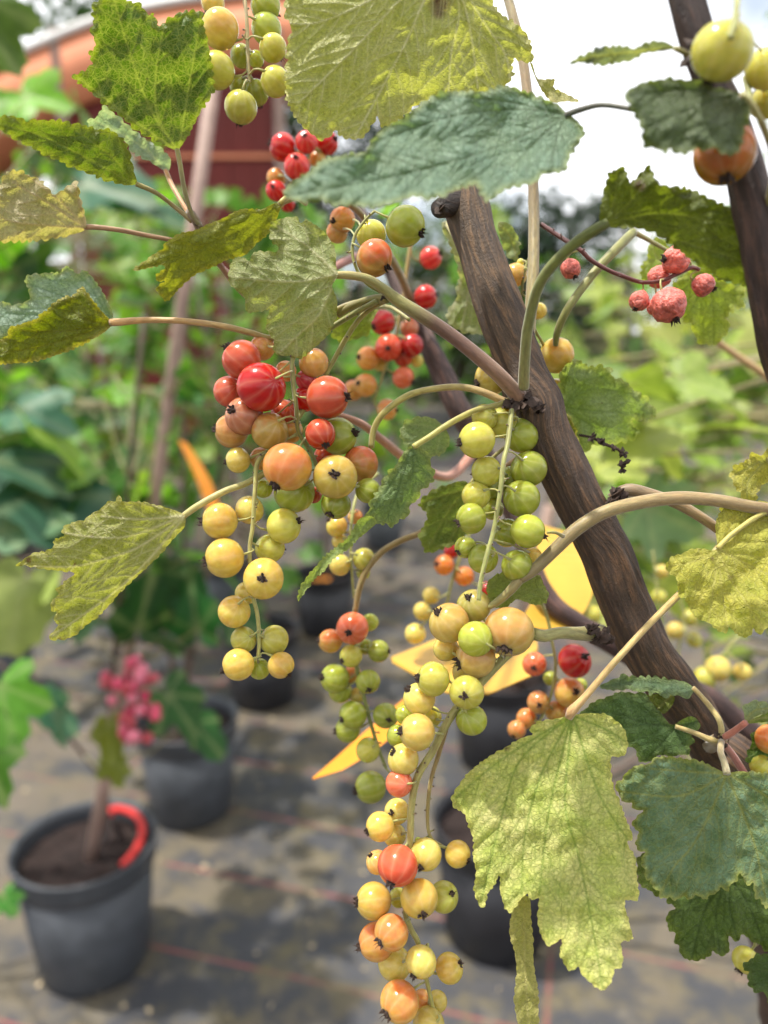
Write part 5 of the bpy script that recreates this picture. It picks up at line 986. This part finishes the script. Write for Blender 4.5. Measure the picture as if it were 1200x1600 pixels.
def tree(name, label, x, y, h, w_, ncl, seed, colr, trunk_h=.5, group=None):
    rng = random.Random(seed); root = empty(name, Vector((x, y, 0)), label, 'tree', group); tb = TB()
    tips = []
    tb.tube([Vector((x, y, 0)), Vector((x + .05, y, h * .3)), Vector((x, y + .03, h * .6)), Vector((x + .03, y, h * .85))], [.09 * h / 3, .07 * h / 3, .045 * h / 3, .015], [(1, 1, 1)] * 4, 10, .1)
    for i in range(16):
        z = h * rng.uniform(.25, .8); a = rng.uniform(0, 6.28); l = w_ * rng.uniform(.5, 1) * math.sqrt(max(.1, 1 - ((z / h - .5) / .6) ** 2)); e = Vector((x + l * math.cos(a), y + l * math.sin(a), z + h * .15))
        tb.tube([Vector((x, y, z)), Vector((x, y, z)).lerp(e, .5) + Vector((0, 0, .05)), e], [.025, .015, .006], [(1, 1, 1)] * 3, 6); tips.append(e)
    tr = tb.build('trunk', M_TRUNK, root, root.location)
    V, F = [], []
    for i in range(ncl):
        a = rng.uniform(0, 6.28); zz = rng.uniform(.12, 1.0); prof = math.sqrt(max(.02, 1 - ((zz - .5) / .53) ** 2)); rr = w_ * prof * rng.uniform(.35, 1.0) ** .6
        c = Vector((rr * math.cos(a), rr * math.sin(a), h * zz)) if i % 3 else (rng.choice(tips) - root.location) + Vector((rng.gauss(0, .15), rng.gauss(0, .15), rng.gauss(0, .15))) * w_
        for j in range(14):
            p = c + Vector((rng.gauss(0, 1), rng.gauss(0, 1), rng.gauss(0, .8))) * .13 * w_; s = rng.uniform(.03, .07) * (1 + h / 8)
            u = Vector((rng.gauss(0, 1), rng.gauss(0, 1), rng.gauss(0, .6))).normalized(); v_ = u.orthogonal().normalized(); k = len(V)
            V += [p - u * s, p + v_ * s * .5, p + u * s, p - v_ * s * .5]; F.append((k, k + 1, k + 2, k + 3))
    me = mesh('crown', V, F); set_attr(me, 'vein', np.zeros(len(V))); o = link('crown', me, root, (M_TREELEAF,), False); o.color = lin(colr, .7) + (1,)
    return root
tree('tree', 'dark green tree rising behind the orange canopy', -2.2, 9.0, 5.4, 1.6, 260, 1, (62,92,50))
tree('tree', 'dark tree seen between the pale leaf and the canopy post', -.7, 8.5, 4.6, 1.1, 220, 2, (50,76,46))
tree('tree', 'mid green tree seen behind the bare cane top', .9, 9.5, 2.5, 1.0, 200, 3, (92,120,62))
tree('tree', 'dark conifer-like tree seen behind the right hand leaves', 1.9, 8.2, 2.3, .7, 200, 4, (46,70,46))
tree('tree', 'pale green tree at the right against the sky', 3.6, 9.0, 2.2, 1.2, 260, 5, (122,150,74))
tree('tree', 'tall pale tree at the far right edge', 5.0, 8.0, 4.6, 1.1, 260, 6, (130,156,82))
tree('tree', 'green tree beyond the left hand plants', -4.2, 7.5, 2.7, 1.3, 220, 7, (84,116,56))
hv, hf = [], []
rng = random.Random(77)
for i in range(9000):
    p = Vector((rng.uniform(-9, 9), 11.5 + rng.uniform(-.5, .5), abs(rng.gauss(0, .8)) % 1.75)); s = rng.uniform(.06, .13); u = Vector((rng.gauss(0, 1), rng.gauss(0, 1), rng.gauss(0, .6))).normalized(); v_ = u.orthogonal().normalized(); k = len(hv)
    hv += [p - u * s, p + v_ * s * .6, p + u * s, p - v_ * s * .6]; hf.append((k, k + 1, k + 2, k + 3))
me = mesh('hedge', hv, hf); set_attr(me, 'vein', np.zeros(len(hv))); h_ = link('hedge', me, None, (M_TREELEAF,), False); h_.color = lin((80,108,56), .7) + (1,)
tag(h_, 'long low green hedge closing the nursery at the back', 'hedge')

# dry litter on the fabric
rng = random.Random(5); V, F = [], []
for i in range(900):
    x, y = rng.uniform(-1.6, 1.3), .75 + rng.random() ** 1.5 * 2.6; s = rng.uniform(.002, .008); a = rng.uniform(0, 6.28); k = len(V); z = .0015 + rng.uniform(0, .002); t_ = rng.uniform(0, .004)
    u, v_ = Vector((math.cos(a), math.sin(a), 0)) * s, Vector((-math.sin(a), math.cos(a), 0)) * s * rng.uniform(.3, .8)
    p = Vector((x, y, z)); V += [p - u, p + v_ + Vector((0, 0, t_)), p + u, p - v_]; F.append((k, k + 1, k + 2, k + 3))
tag(link('leaf_litter', mesh('leaf_litter', V, F), None, (M_LITTER,), False), 'dry tan plant litter scattered on the ground fabric', 'litter', kind='stuff')

# the bush's own pot, below the picture
add_pot(bush, .14, .24, M_POTB, .04)
